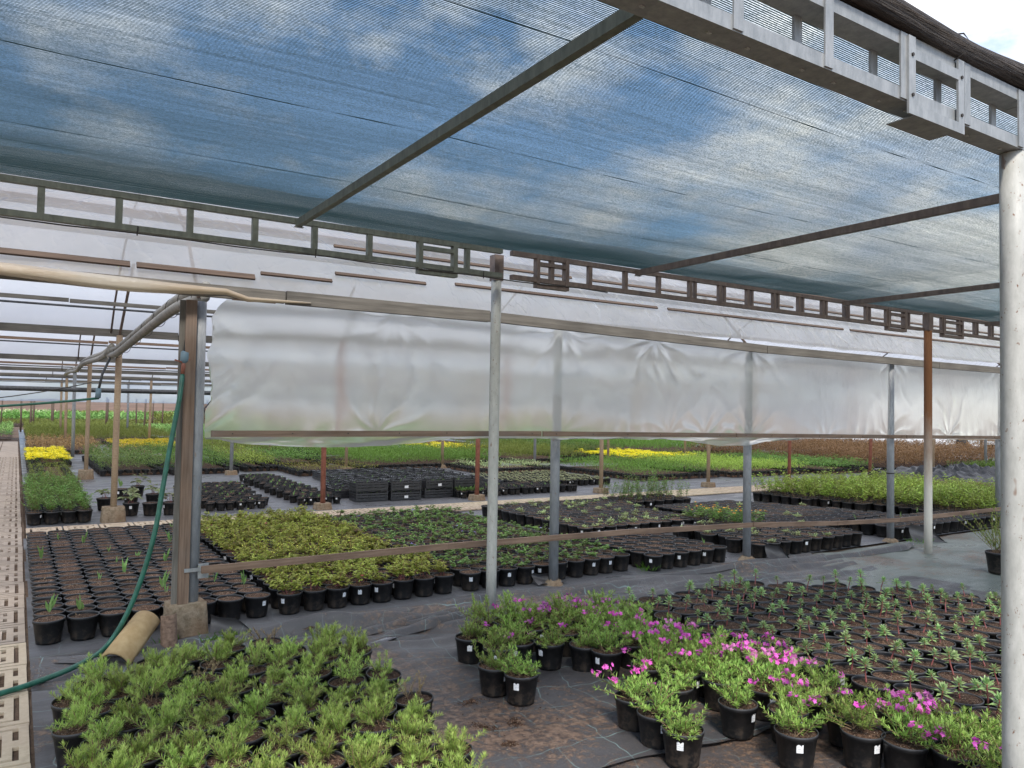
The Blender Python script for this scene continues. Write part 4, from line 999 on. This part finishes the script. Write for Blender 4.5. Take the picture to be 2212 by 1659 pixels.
# --- phlox
G2 = 'pink-flowered phlox pots'
special = [(2.45, 4.24, PH0[0], 'phlox pot without flowers at far left of the phlox group'), (2.36, 3.52, PH0[1], 'small phlox pot without flowers, front pot of the loose pair on fabric'), (2.30, 3.70, PH0[2], 'phlox pot without flowers directly behind the loose front pot'),
  (2.59, 2.54, PH1[0], 'phlox pot with one magenta cluster, alone at the front left corner')]
occ = []
for (x, y, me, lb) in special:
    potted('potted_phlox', lb, 'potted plant', G2, x, y, me, .015, tag=True, fs=1.35); occ.append((x, y))
loose = [((2.66, 2.95), PH2[0], 'behind the front left corner pot, flowering densely'), ((2.62, 2.74), PH0[3], 'just behind the front left corner pot, unflowered'), ((2.82, 3.90), PH1[1], 'standing at the left end with a pink cluster and bare brown soil'),
   ((3.03, 3.60), PH0[1], 'front pot of the left row with green shoots spilling over its rim'), ((2.98, 3.75), PH0[0], 'second from the left in the middle front row'), ((2.66, 4.00), PH0[2], 'behind the loose pair of pots'),
   ((2.50, 3.98), PH1[2], 'left end, next to the outermost pot'), ((3.02, 2.26), PH1[0], 'front row, showing wide bare soil on its left side'), ((3.28, 2.10), PH0[3], 'front row, third from the left at the bottom edge'),
   ((3.05, 2.62), PH0[2], 'second row, plain green, near the bottom centre right'), ((3.20, 2.44), PH2[1], 'second row, with many magenta heads'), ((3.42, 2.28), PH2[2], 'second row, dense magenta heads leaning left'), ((2.95, 2.95), PH0[1], 'third row, plain green with dark gap on its left')]
for (p, me, lb) in loose:
    potted('potted_phlox', 'phlox pot '+lb, 'potted plant', G2, p[0], p[1], me, .015, tag=R_.random() < .5, fs=1.4); occ.append(p)
pp = [(2.52, 4.05), (2.62, 4.50), (3.1, 4.60), (3.72, 4.55), (3.74, 1.0), (3.15, 1.0), (3.28, 2.0), (3.05, 2.8), (3.05, 3.45), (2.95, 3.65)]
def f(i, j, x, y, a, b):
    for (ox, oy) in occ:
        if math.hypot(ox-x, oy-y) < .165: return
    k = R_.random(); k = k if y > 2.35 else .3+.6*k; me = R_.choice(PH0) if k < .38 else (R_.choice(PH1) if k < .66 else (R_.choice(PH2) if k < .86 else R_.choice(PH3)))
    w_ = 'plain green' if k < .38 else ('sparsely flowering' if k < .66 else ('densely magenta' if k < .86 else 'fading pink'))
    potted('potted_phlox', '%s phlox pot in right front bed, %s row back, %s from left' % (w_, od(j), od(i)), 'potted plant', G2, x, y, me, .012, tag=R_.random() < .2, fs=R_.uniform(1.35, 1.65), tilt=.03)
gridbed(2.45, 1.0, 7, 21, .20, .19, .02, True, f, pp)
# --- lance-leaved rosettes
G3 = 'black pots with single lance-leaved rosettes'; lp = [(3.82, 1.0), (3.82, 4.52), (5.35, 4.48), (6.15, 3.80), (6.75, 2.9), (6.75, 1.0)]
def f(i, j, x, y, a, b):
    k = R_.random(); fol = [R_.choice(LIL)]
    if k < .06: fol = [R_.choice(CRU)]
    big = 'tall' if k > .6 else 'short'
    potted('potted_rosette', '%s rosette in right bed, %s row back, %s from left' % (big if k >= .06 else 'missing', od(j), od(i)) if k >= .06 else 'bare soil pot among the rosettes, %s row back, %s from left' % (od(j), od(i)), 'potted plant', G3, x, y, fol, .012, tag=(a == 0 and R_.random() < .7) or R_.random() < .05, fs=R_.uniform(1.05, 1.28) if k > .55 else R_.uniform(.75, 1.0), tilt=.05)
gridbed(3.92, 1.70, 16, 15, .195, .192, .008, True, f, lp)
# --- bare soil bed left
G4 = 'bare soil pots in the left tunnel bed'
def f(i, j, x, y, a, b):
    k = R_.random(); big = (a, b) in ((0, 1), (1, 1), (4, 3), (5, 9), (6, 4), (7, 2), (3, 7), (0, 12), (6, 14), (2, 16), (7, 17)); fol = [SPRB[(a+b) % 2]] if big else ([R_.choice(CRU)] if k < .65 else [R_.choice(SPR)] if k > .93 else None)
    w_ = 'pot with a green iris shoot' if big else ('pot with a small green shoot' if k > .93 else 'pot of bare brown soil')
    potted('soil_pot', 'black %s by walkway, %s row back, %s from left' % (w_, od(j), od(i)), 'plant pot', G4, x, y, fol, .010, tag=(b == 0 and a in (5, 7)), tilt=.015)
gridbed(.235, 5.98, 8, 22, .192, .188, .006, False, f)
# --- astilbe
G5 = 'yellow-green seedling pots behind the low rail'
def f(i, j, x, y, a, b):
    k = R_.random(); me = None if k < .03 else (R_.choice(AST) if k < .88 else R_.choice(ASTR))
    if k >= .03: lb = 'yellow-green seedling behind low rail, %s row back, %s from left' % (od(j), od(i))
    else: lb = 'empty pot among yellow-green seedlings, %s row back, %s from left' % (od(j), od(i)); me = R_.choice(CRU)
    potted('potted_seedling', lb, 'potted plant', G5, x, y, [me], .010, tag=(b == 0 and R_.random() < .7) or (a == 0 and R_.random() < .25), fs=R_.uniform(.95, 1.25), tilt=.02)
gridbed(1.82, 5.95, 8, 22, .192, .19, .007, False, f)
# --- columbine
G6 = 'green columbine pots right of the yellow-green ones'
def f(i, j, x, y, a, b):
    k = R_.random(); me = R_.choice(COL) if k < .80 else (R_.choice(COLs) if k < .92 else (R_.choice(COLV) if k < .96 else R_.choice(CRU)))
    potted('potted_columbine', '%s pot in the middle tunnel bed, %s row back, %s from left' % ('lobed green columbine' if k < .92 else ('violet-flowered columbine' if k < .96 else 'nearly bare'), od(j), od(i)), 'potted plant', G6, x, y, [me], .010, tag=(b == 0 and R_.random() < .7) or R_.random() < .04, fs=R_.uniform(.9, 1.25), tilt=.02)
gridbed(3.42, 5.93, 10, 21, .192, .19, .008, False, f, [(3.3, 5.8), (5.3, 5.8), (5.3, 7.3), (5.6, 10), (3.3, 10)])
# --- right beds
def f7(kindf, group, lbl):
    def g(i, j, x, y, a, b):
        me, w_ = kindf(a, b); potted('soil_pot' if w_.startswith('bare') else 'potted_plant', '%s pot in %s, %s row back, %s from left' % (w_, lbl, od(j), od(i)), 'plant pot' if w_.startswith('bare') else 'potted plant', group, x, y, me, .010, tag=(b == 0 and R_.random() < .6) or R_.random() < .05, fs=R_.uniform(.9, 1.2), tilt=.03)
    return g
def k_bare(p, alt, w_):
    def k(a, b): return (R_.choice(alt), w_) if R_.random() < p else ((R_.choice(CRU), 'bare soil') if R_.random() < .6 else (None, 'bare soil'))
    return k
gridbed(5.45, 5.78, 6, 8, .192, .19, .012, False, f7(k_bare(.06, SPR, 'sprouting'), 'bare pots left of the third grey pipe', 'bed left of third grey pipe'))
gridbed(6.98, 5.70, 10, 8, .192, .19, .012, True, f7(k_bare(.28, VAR, 'pale variegated'), 'pots between the third and fourth grey pipes', 'bed between third, fourth pipes'), [(6.85, 5.3), (8.9, 5.3), (8.9, 6.3), (8.1, 7.4), (6.85, 7.4)])
gridbed(9.65, 5.72, 17, 4, .192, .19, .012, False, f7(k_bare(.04, SPR, 'sprouting'), 'bare pots right of the fourth grey pipe', 'bed right of fourth grey pipe'))
gridbed(5.75, 7.50, 13, 13, .192, .195, .014, False, f7(k_bare(.5, VAR+COLs, 'pale-leaved'), 'pale-leaved pots in the centre bed', 'centre bed'), [(5.75, 7.3), (8.0, 7.3), (8.1, 10.1), (5.9, 10.1)])
gridbed(8.35, 6.55, 14, 12, .192, .195, .014, False, f7(k_bare(.05, VAR, 'pale sprouting'), 'bare pots in front of the lime-leaved bed', 'bed before lime plants'), [(8.3, 6.4), (11.0, 6.4), (10.6, 7.6), (9.9, 8.9), (8.3, 8.9)])
gridbed(7.80, 6.75, 3, 5, .2, .2, .02, False, f7(lambda a, b: (R_.choice(ORG), 'orange-flowered leafy'), 'orange-flowered pots by the third grey pipe', 'clump by third pipe'))
gridbed(8.25, 9.3, 7, 4, .21, .21, .02, False, f7(lambda a, b: (R_.choice(TALLP), 'tall upright green') if R_.random() < .6 else (R_.choice(VAR), 'low pale'), 'tall green pots before the cross path', 'clump before cross path'))
def f(i, j, x, y, a, b):
    potted('potted_shrub', 'lush lime-leaved pot in right bed, %s row back, %s from left' % (od(j), od(i)), 'potted plant', 'lime-leaved shrub pots', x, y, R_.choice(LIMEP), .010, tag=R_.random() < .12, fs=R_.uniform(.9, 1.15), tilt=.02)
gridbed(11.2, 5.6, 17, 20, .21, .21, .012, False, f, [(12.1, 5.6), (14.6, 5.9), (14.6, 9.3), (11.3, 9.6), (11.4, 8.2)])
# --- lush bed far left in the second tunnel
def f(i, j, x, y, a, b):
    potted('potted_leafy_plant', 'leafy green pot past the cross path, %s row back, %s from walkway' % (od(j), od(i)), 'potted plant', 'leafy green pots beside the walkway', x, y, R_.choice(LUSHP), .012, tag=R_.random() < .15, fs=R_.uniform(.8, 1.0), tilt=.02)
gridbed(.24, 11.75, 4, 22, .195, .195, .012, False, f)
# --- large broad-leaved pots
for k, (x, y, me, w_) in enumerate(((1.42, 12.15, HOS[0], 'withered broad-leaved pot nearest the second post footing'), (1.66, 12.05, None, 'bare wide pot right of the second post footing'), (1.92, 12.02, HOS[1], 'broad round-leaved pot in the middle of its row'), (2.15, 12.10, CRU[0], 'bare wide pot with labels behind the green hose'),
    (2.12, 12.45, AST[0], 'yellowing drooping plant pot behind the green hose'), (1.15, 12.9, HOS[2], 'dark-stemmed broad-leaved pot standing alone left of second post'), (1.55, 13.3, HOS[3], 'round-leaved pot behind the front row of wide pots'), (1.85, 13.2, HOS[0], 'brownish broad-leaved pot second in the back row'),
    (1.50, 14.2, SPRB[0], 'pot with upright light green leaves behind second post'), (2.2, 13.0, AST[2], 'yellow-leaved straggly pot beside the wooden-clad post'), (1.80, 14.6, HOS[1], 'pot with trailing round leaves, farthest of the broad-leaved group'))):
    potted('broad_leaf_pot', w_, 'potted plant', None, x, y, me, .01, tag=k % 2 == 0, fs=1.15, ps=1.15)
# --- small pots groups in the second tunnel
def small(grp, lb, kf):
    def g(i, j, x, y, a, b):
        me, w_ = kf(a, b); potted('small_pot', 'small %s pot in %s, %s row back, %s from left' % (w_, lb, od(j), od(i)), 'plant pot', grp, x, y, me, .010, small=True, tag=(R_.random() < .16 or b == 0 and R_.random() < .5), tilt=.05)
    return g
gridbed(2.48, 12.15, 8, 17, .15, .20, .016, True, small('small dark pots behind the first post', 'group by clad post', lambda a, b: (R_.choice(SPRS) if R_.random() < .25 else None, 'dark soil')), [(2.4, 12), (3.35, 12), (3.7, 15.5), (3.4, 15.6), (2.5, 15.6)])
gridbed(3.9, 12.25, 7, 24, .15, .20, .012, True, small('small pots left of the stacked crates', 'wedge by crates', lambda a, b: (R_.choice(SPRS) if R_.random() < .4 else None, 'sprouting')), [(3.85, 12), (4.55, 12.1), (4.6, 14), (4.7, 17), (4.0, 17), (3.9, 14)])
gridbed(7.25, 12.15, 15, 8, .15, .17, .012, True, small('small dark pots right of the crates', 'group behind middle pole', lambda a, b: (R_.choice(SPRS) if R_.random() < .15 else None, 'dark soil')), [(7.2, 12), (9.4, 12), (9.0, 13.1), (7.9, 13.4), (7.2, 13.4)])
gridbed(8.35, 13.0, 18, 12, .15, .20, .014, True, small('cream-variegated small pots', 'pale-leaved bed', lambda a, b: (R_.choice(CREAM), 'cream-leaved')), [(9.4, 12.3), (10.9, 12.4), (11.0, 15.2), (8.6, 15.2), (8.2, 13.8)])
gridbed(6.75, 12.0, 3, 3, .17, .17, .012, False, small('small round-leaved pots beside the crates', 'cluster right of crates', lambda a, b: (R_.choice(MINIL), 'round-leaved green')))
# --- crates
def crate_mesh():
    L, W, H = .56, .36, .17; t = .008; mb = MB()
    mb.box(-L/2, -W/2, 0, L/2, W/2, .006)
    for s in (-1, 1):
        # long sides: slatted
        for z0, z1 in ((.006, .05), (.06, .095), (.105, .135)): mb.box(-L/2, s*W/2-t/2, z0, L/2, s*W/2+t/2, z1)
        for z0, z1 in ((.006, .05), (.06, .095), (.105, .135)): mb.box(s*L/2-t/2, -W/2+t/2, z0, s*L/2+t/2, W/2-t/2, z1)
    for sx in (-1, 1):
        for sy in (-1, 1): mb.box(sx*L/2-.022*(sx > 0)-.002, sy*W/2-.022*(sy > 0)-.002, .007, sx*L/2+.022*(sx < 0)+.002, sy*W/2+.022*(sy < 0)+.002, H)
    n = 12
    for s in (-1, 1):       # wavy top rim
        vs = []; fs = []
        for k in range(n+1):
            u = k/n; h = .137+.024*(abs(math.cos(math.pi*u))**1.5)+(.022 if .35 < u < .65 else 0)
            x = -L/2+L*u; vs += [(x, s*W/2-.009, h), (x, s*W/2+.009, h), (x, s*W/2+.009, h+.007), (x, s*W/2-.009, h+.007)]
        for k in range(n):
            a = 4*k
            for e in range(4): fs.append((a+e, a+(e+1) % 4, a+4+(e+1) % 4, a+4+e))
        mb.add(vs, fs)
        vs = []; fs = []
        for k in range(n+1):
            u = k/n; h = .137+.030*(abs(math.cos(math.pi*u))**1.5)+(.022 if .3 < u < .7 else 0)
            y = -W/2+W*u; vs += [(s*L/2-.009, y, h), (s*L/2+.009, y, h), (s*L/2+.009, y, h+.007), (s*L/2-.009, y, h+.007)]
        for k in range(n):
            a = 4*k
            for e in range(4): fs.append((a+e, a+(e+1) % 4, a+4+(e+1) % 4, a+4+e))
        mb.add(vs, fs)
    return mb.mesh('crate_shell', 'crate', False)
CR = crate_mesh()
def crate_fill(seed):
    r = random.Random(seed); mb = MB()
    for i in range(5):
        for j in range(3):
            cx, cy = -.215+i*.108, -.108+j*.108
            mb.cur = 0; mb.lathe([(.040, .02), (.050, .10), (.052, .11), (.048, .11)], 12, cx, cy)
            mb.cur = 1; o = len(mb.v); mb.add([(cx+.048*math.cos(k*.5236), cy+.048*math.sin(k*.5236), .103) for k in range(12)], [tuple(range(12))])
            mb.cur = 2
            if r.random() < .3:
                for k in range(4): mb.blade((cx, cy, .10), (UP+rvec(r, 0, .4)*.5), rvec(r, 0, .1), r.uniform(.03, .09), .012, .2)
    return mb.mesh('seedling_pots', ['pot', 'soil', 'sprout'])
CF = [crate_fill(s) for s in range(3)]
CTAG = MB().box(-.035, -.187, .03, .035, -.185, .075).mesh('label', 'tag', False)
def crate(x, y, z, lb):
    t = thing('plastic_crate', lb, 'crate', (x, y, z), R_.uniform(-.05, .05), 'black plastic seedling crates')
    put('shell', CR, t); put('seedling_pots', R_.choice(CF), t)
    if R_.random() < .35: put('label', CTAG, t)
crx = [(5.12, 12.42), (5.72, 12.36), (6.40, 12.45), (6.98, 12.42)]
for k, (x, y) in enumerate(crx):
    for z in (0, 1): crate(x, y, .012+z*.172, 'black crate in front stacks, %s stack from left, %s' % (od(k+1), ('lower one', 'upper one')[z]))
for j in range(8):
    i0 = 0
    for i in range(6):
        x = 4.95+.10*j*(i == 0)+i*.60+.04*j; y = 13.0+j*.50+.04*i
        if x > 8.3: continue
        i0 += 1
        for z in (0,):
            crate(x+R_.uniform(-.02, .02), y+R_.uniform(-.03, .03), .012+z*.172, 'seedling crate behind front stacks, %s row, %s from left%s' % (od(j+1), od(i0), ', on top' if z else ''))

# --- single dark shrub pot on the right, and grass tufts
potted('potted_shrub', 'dark green feathery shrub in black pot on the green sheet, by the white post', 'potted plant', None, 8.43, 3.90, [needles(301, 30, .34, 60, .03, .004, .05, zs, ['rosemary', 'brownstem'], .75)], .03, ps=1.35)
def tuft(x, y, r_, h, lb, n=90, seed=1):
    r = random.Random(seed); mb = MB()
    for k in range(n):
        a = r.uniform(0, 6.28); q = r_*math.sqrt(r.random()); mb.blade((q*math.cos(a), q*math.sin(a)*.6, 0), (UP+rvec(r, 0, .3)*.7), rvec(r, 0, .1), h*r.uniform(.5, 1.2), .005, .3)
    o = build(mb, 'grass_tuft', 'grass', smooth=True, loc=(x, y, .01)); tagit(o, lb, 'grass tuft')
tuft(1.22, 5.42, .14, .09, 'bright green grass tuft at the foot of the concrete footing', 170, 2)
tuft(2.88, 5.28, .14, .045, 'low grass growing left of the middle white pole base', 70, 3)
tuft(5.35, 5.75, .12, .10, 'thin grass tuft between pot beds behind the low rail', 50, 4)
tuft(.90, 5.55, .10, .09, 'sparse weeds left of the concrete footing', 30, 5)
tuft(.62, 4.86, .10, .12, 'weedy stems under the sand-coloured tile', 30, 6)
tuft(9.62, 5.38, .22, .09, 'pale weeds around the fourth grey pipe base', 70, 8)
tuft(1.22, 11.55, .06, .06, 'small weed on the second post footing', 20, 9)
o = build(MB().beam((-.13, 0, .02), (.13, 0, .03), .06, .035), 'wood_offcut', 'wood_red', loc=(3.72, 3.12, .12)); o.rotation_euler = (0, 0, -.5); tagit(o, 'short piece of wood lying between phlox and rosette pots', 'wood piece')

flush()
# ------------------------------------------------------------------ distant beds (masses nobody could count)
def mass(name, label, x0, y0, x1, y1, h, mat, pitch=.16, leaves=14, ll=.06, lw=.02, top=None, topn=0, el=(.1, .9), pots=True, seed=0, cat='plant bed', prz=0, tops=.03):
    r = random.Random(seed+int(x0*100)+int(y0*7)); mb = MB(); nx = max(1, int((x1-x0)/pitch)); ny = max(1, int((y1-y0)/pitch)); ph = .11
    for j in range(ny):
        for i in range(nx):
            x = (i+.5)*pitch+r.uniform(-.02, .02)-(x1-x0)/2; y = (j+.5)*pitch+r.uniform(-.02, .02)-(y1-y0)/2
            if not vis(x+(x0+x1)/2, y+(y0+y1)/2, .2, .03): continue
            edge = (i < 2 or j < 2 or i > nx-2)
            if pots and edge:
                mb.cur = 1; mb.lathe([(.055, 0), (.072, ph-.01), (.074, ph), (.066, ph), (.06, ph-.02)], 10, x, y)
            mb.cur = 0; hh = h*r.uniform(.8, 1.15)*(1+.25*nz(x, y, 1.3, seed))
            for k in range(leaves):
                q = r.uniform(.15, 1); a = r.uniform(0, 6.28); rr = pitch*.55*r.random(); mb.blade((x+rr*math.cos(a), y+rr*math.sin(a), ph+(hh-ph)*q), rvec(r, *el), UP, ll*r.uniform(.7, 1.2), lw, .3)
            if top:
                mb.cur = 3
                for k in range(topn):
                    a = r.uniform(0, 6.28); rr = pitch*.6*r.random(); mb.blade((x+rr*math.cos(a), y+rr*math.sin(a), hh*r.uniform(.95, 1.15)), rvec(r, -.1, .3), UP, tops, tops*.9)
                mb.cur = 0
    # dark tray under the plants
    mb.cur = 2; mb.box(-(x1-x0)/2+.04, -(y1-y0)/2+.04, 0, -(x1-x0)/2+nx*pitch-.04, -(y1-y0)/2+ny*pitch-.04, .05 if pots else .01)
    o = build(mb, name, [mat, 'pot', 'soil'] + ([top] if top else []), loc=((x0+x1)/2, (y0+y1)/2, .012), rz=prz)
    tagit(o, label, cat, None, 'stuff'); return o
mass('plant_bed', 'low olive plants before the first yellow bed by the walkway', .25, 16.3, 1.1, 21.4, .17, 'olive', .16, 14, .05, .012)
mass('flower_bed', 'bright yellow flower bed beside the walkway on the left', .25, 21.7, 1.35, 26.4, .22, 'grassy', .16, 6, .04, .02, 'yellow', 34, tops=.045)
mass('flower_bed', 'wide yellow flower bed behind the green hose', 2.8, 27.2, 5.0, 32, .22, 'grassy', .18, 5, .04, .02, 'yellow', 34, tops=.05)
mass('plant_bed', 'tall olive plant bed at the left behind the yellow flowers', .35, 33, 5.4, 50, .50, 'olive', .24, 26, .14, .014, el=(.6, 1))
mass('plant_bed', 'dark green bed left of the walkway end', -12, 38, -.1, 56, .35, 'columb', .34, 16, .12, .05, pots=False)
mass('plant_bed', 'feathery green bed in the third tunnel with red blooms', 1.55, 18.8, 2.95, 24.5, .46, 'columb', .17, 24, .07, .02, 'pink', 1)
mass('plant_bed', 'fresh green bushy bed left of the wood-clad post in third tunnel', 2.95, 18.6, 4.5, 25, .48, 'lush', .17, 26, .06, .02)
mass('plant_bed', 'lime green low bed just right of the wood-clad post', 4.6, 18.9, 5.6, 23.0, .40, 'lime', .17, 20, .06, .03)
mass('plant_bed', 'olive grass-like bed under the curtain flap at left', 5.0, 24, 7.4, 30, .42, 'olive', .2, 22, .09, .016)
mass('plant_bed', 'brown-green low tray bed behind the wedge of small pots', 5.4, 17.2, 7.6, 19.6, .20, 'astilbe', .17, 9, .04, .02, 'rust', 3)
mass('plant_bed', 'leafy green tray bed under the middle curtain flap', 8.2, 24.5, 11.5, 30.5, .24, 'lush', .19, 14, .06, .03)
mass('plant_bed', 'dense bright green grassy bed behind the black crates', 7.4, 18.2, 11.6, 23.4, .42, 'grassy', .17, 24, .11, .016, el=(.3, 1))
mass('flower_bed', 'pale-leaved bed left of middle white pole behind crates', 9.6, 16.2, 12.0, 18.0, .24, 'varieg', .17, 14, .05, .02)
mass('flower_bed', 'yellow flower patch seen left of middle white pole', 12.0, 23.6, 14.4, 26.6, .24, 'grassy', .18, 5, .04, .02, 'yellow', 32, tops=.05)
mass('plant_bed', 'tall olive-green bed right of the middle white pole', 12.3, 18.9, 15.2, 23.3, .46, 'olive', .18, 24, .12, .014, el=(.5, 1))
mass('plant_bed', 'vivid green low hedge-like bed behind the second grey pipe', 12.0, 13.2, 14.8, 17.0, .33, 'grassy', .17, 22, .08, .014, el=(.3, 1))
mass('plant_bed', 'yellowish green leafy bed between second and third grey pipes', 14.9, 13.0, 18.0, 16.8, .33, 'lime', .17, 18, .10, .02, el=(.3, 1))
mass('flower_bed', 'narrow yellow flower strip right of second grey pipe', 15.6, 17.3, 18.4, 20.4, .24, 'grassy', .18, 5, .04, .02, 'yellow', 30, tops=.05)
mass('plant_bed', 'mixed green bed behind the third grey pipe', 18.1, 12.7, 20.5, 16.8, .36, 'lush', .18, 20, .07, .024)
mass('plant_bed', 'rust-brown foliage bed at the right below the curtain', 20.6, 12.2, 29.5, 20.5, .66, 'rust', .22, 34, .10, .03)
mass('plant_bed', 'upright grassy bed behind the rust-brown bed', 19, 21, 26, 28, .5, 'grassy', .3, 22, .2, .02, el=(.7, 1))
mass('plant_bed', 'long dark tray bed beyond the yellow strip', 18.6, 17.4, 21.2, 20.6, .22, 'olive', .2, 12, .06, .02)
mass('plant_bed', 'green low bed at the far right before the yard', 22.5, 9.5, 28.5, 12.0, .3, 'grassy', .2, 20, .08, .02)
mass('plant_bed', 'red-brown seedlings behind the lime-leaved pots on the right', 14.5, 7.6, 17.5, 10.0, .24, 'rust', .17, 10, .05, .03)
for k, (x0, y0, x1, y1, m, lb) in enumerate(((5.7, 32, 11, 40, 'lush', 'mid-green bed in the fifth tunnel'), (6, 41, 14, 52, 'columb', 'grey-green bed in the far distance'), (11.5, 31, 18, 39, 'columb', 'grey-green bed in the fifth tunnel centre'), (19, 29, 28, 40, 'grassy', 'grassy far bed right of centre'), (15, 41, 30, 54, 'lush', 'farthest dark green bed at right'), (-2, 58, 16, 66, 'olive', 'pale olive strip before the brown field'))):
    mass('plant_bed', lb, x0, y0, x1, y1, .34, m, .34, 14, .14, .06, pots=False, seed=k)

for k in range(9):
    for q in range(3):
        x0 = -16+k*6.6; y0 = 55+q*14; m = ['columb', 'lush', 'columb', 'olive', 'varieg', 'olive'][(k*5+q*3) % 6]
        if k < 4 and q == 0: continue
        mass('plant_bed', 'distant %s plants, block %s from left, %s block back' % ({'lime': 'lime-green', 'lush': 'dark green', 'columb': 'grey-green', 'grassy': 'grass-green', 'varieg': 'pale', 'olive': 'olive'}[m], od(k+1), od(q+1)), x0, y0, x0+6.2, y0+12.5, .62, m, .62, 14, .34, .14, pots=False, seed=k*3+q)
def bank_(u, v):
    x = -80+260*u; return (x, 100+40*v, 1.75*math.sin(math.pi*min(1, v*1.5)/2)+.5*nz(x, v*9, .12, 4)*v)
struct(build(MB().grid(120, 8, bank_), 'earth_bank', 'field', smooth=True))
mass('plant_bed', 'leafy low bed between the lime bed and the grassy bed', 5.7, 20.0, 7.3, 23.6, .34, 'lush', .18, 16, .07, .03)
mass('plant_bed', 'green bed beyond the grassy bed behind the crates', 7.6, 24, 8.1, 30, .3, 'lush', .2, 16, .07, .03)
mass('plant_bed', 'reddish bed right of walkway in the fourth tunnel', .3, 27, 2.4, 32.4, .4, 'rust', .2, 18, .07, .03)
mass('plant_bed', 'green bed right of the far yellow flowers', 5.3, 30.5, 11, 31.8, .34, 'grassy', .2, 16, .09, .03)
mass('plant_bed', 'green bed right of the tall olive bed', 15.3, 21, 18.6, 28, .44, 'lush', .2, 18, .09, .03)
# far plastic curtain, posts and field behind on the left
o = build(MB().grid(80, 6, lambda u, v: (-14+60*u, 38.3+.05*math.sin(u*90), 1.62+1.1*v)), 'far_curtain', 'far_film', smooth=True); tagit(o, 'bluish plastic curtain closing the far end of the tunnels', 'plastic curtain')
r2 = random.Random(5)
for k in range(90):
    x = -10+k*.5+r2.uniform(-.25, .25); y = r2.uniform(38.6, 56)
    o = build(MB().tube([(0, 0, 0), (r2.uniform(-.05, .05), 0, 1.7+r2.uniform(0, .2))], r2.uniform(.035, .055), 7), 'far_stake', 'wood_dark', smooth=True, loc=(x, y, 0)); tagit(o, 'thin dark stake, one of many below the far bluish curtain', 'stake', 'thin stakes below the far curtain')
# yard, fence and bicycle at the far right
struct(build(MB().grid(1, 1, lambda u, v: (30+60*u, 4+40*v, -.010)), 'yard', 'asphalt'))
t = thing('rail_fence', 'low timber rail fence along the pale yard at far right', 'fence', (30.5, 13.5, 0))
build(MB().beam((0, -6, .75), (0, 9, .78), .05, .09), 'rail', 'wood_tan', t); build(MB().beam((0, -6, .35), (0, 9, .38), .05, .08), 'rail', 'wood', t)
for k in range(9): build(MB().box(.03, -6+k*1.8, 0, .12, -5.9+k*1.8, 1.25), 'fence_post', 'wood_tan', t)
t = thing('bicycle', 'pale bicycle hung on the rail fence at the far right', 'bicycle', (30.3, 9.4, .78), rad(90))
def ring(cx, cz, r, rr, n=28): return MB().tube([(cx+r*math.cos(k*2*math.pi/n), 0, cz+r*math.sin(k*2*math.pi/n)) for k in range(n+1)], rr, 6, False)
for cx in (-.52, .52):
    wh = build(ring(cx, .34, .32, .018), 'wheel', 'white', t, True)
    sp_ = MB()
    for k in range(10): sp_.tube([(cx, 0, .34), (cx+.31*math.cos(k*.628), 0, .34+.31*math.sin(k*.628))], .002, 3)
    build(sp_, 'spokes', 'bolt', wh)
fr_ = MB()
for a, b_ in (((-.52, .34), (-.08, .30)), ((-.08, .30), (-.2, .78)), ((-.2, .75), (.35, .80)), ((-.08, .30), (.38, .72)), ((-.52, .34), (-.2, .75)), ((.35, .88), (.52, .34))): fr_.tube([(a[0], 0, a[1]), (b_[0], 0, b_[1])], .016, 8)
build(fr_, 'frame', 'bluefit', t, True); build(MB().tube([(.30, -.25, .95), (.34, 0, .90), (.30, .25, .95)], .012, 8), 'handlebar', 'bolt', t, True)
build(MB().tube([(-.32, 0, .84), (-.2, 0, .86), (-.08, 0, .84)], [.05, .07, .025], 8), 'saddle', 'tyre', t, True)
t = thing('parked_van', 'pale van parked in the yard behind the rail fence', 'van', (38.5, 17.5, 0), rad(80))
vb = MB(); prof = [(-2.4, .35), (2.3, .35), (2.4, .9), (1.9, 1.15), (1.2, 1.95), (-2.35, 2.0), (-2.4, .9)]
vs = [(x, s*.92*(1 if z < 1.3 else .86), z) for s in (-1, 1) for x, z in prof]; n = len(prof)
vb.add(vs, [tuple(range(n-1, -1, -1)), tuple(range(n, 2*n))]+[(k, (k+1) % n, n+(k+1) % n, n+k) for k in range(n)]); build(vb, 'body', 'pale_wall', t)
for sx in (-1.5, 1.5):
    for sy in (-1, 1): build(MB().tube([(sx, sy*.80, .33), (sx, sy*.96, .33)], .33, 18), 'wheel', 'tyre', t, True)
for s in (-1, 1): build(MB().box(-2.0, s*.815-.012, 1.35, 1.2, s*.815+.012, 1.80), 'window', 'glass', t)
# crumpled black film heap and leaning trays at the right
def heap(name, lb, x, y, rx, ry, h, seed, cat):
    mb = MB().grid(46, 26, lambda u, v: ((u-.5)*2*rx, (v-.5)*2*ry, max(0, h*(1-(2*u-1)**4)*(1-(2*v-1)**4)*(.55+.6*abs(noise.noise(Vector((u*9*rx*.5, v*14, seed))))+.25*abs(noise.noise(Vector((u*30, v*40, seed))))))))
    o = build(mb, name, 'blackfilm', smooth=True, loc=(x, y, .01)); tagit(o, lb, cat); return o
heap('film_heap', 'crumpled heap of black plastic film behind the lime-leaved pots', 18.4, 9.6, 2.0, 1.3, .50, 3, 'plastic film')
heap('film_heap', 'second lower pile of shiny black film behind the first heap', 21.8, 10.3, 1.2, .8, .30, 8, 'plastic film')
for k in range(3):
    o = put('leaning_tray', CR, None, (17.0+.10*k, 10.6, .10), .6); o.rotation_euler = (rad(50), 0, rad(25)); tagit(o, 'black tray leaning on edge beside the brown bed, %s from left' % od(k+1), 'tray', 'black trays leaning by the film heap')
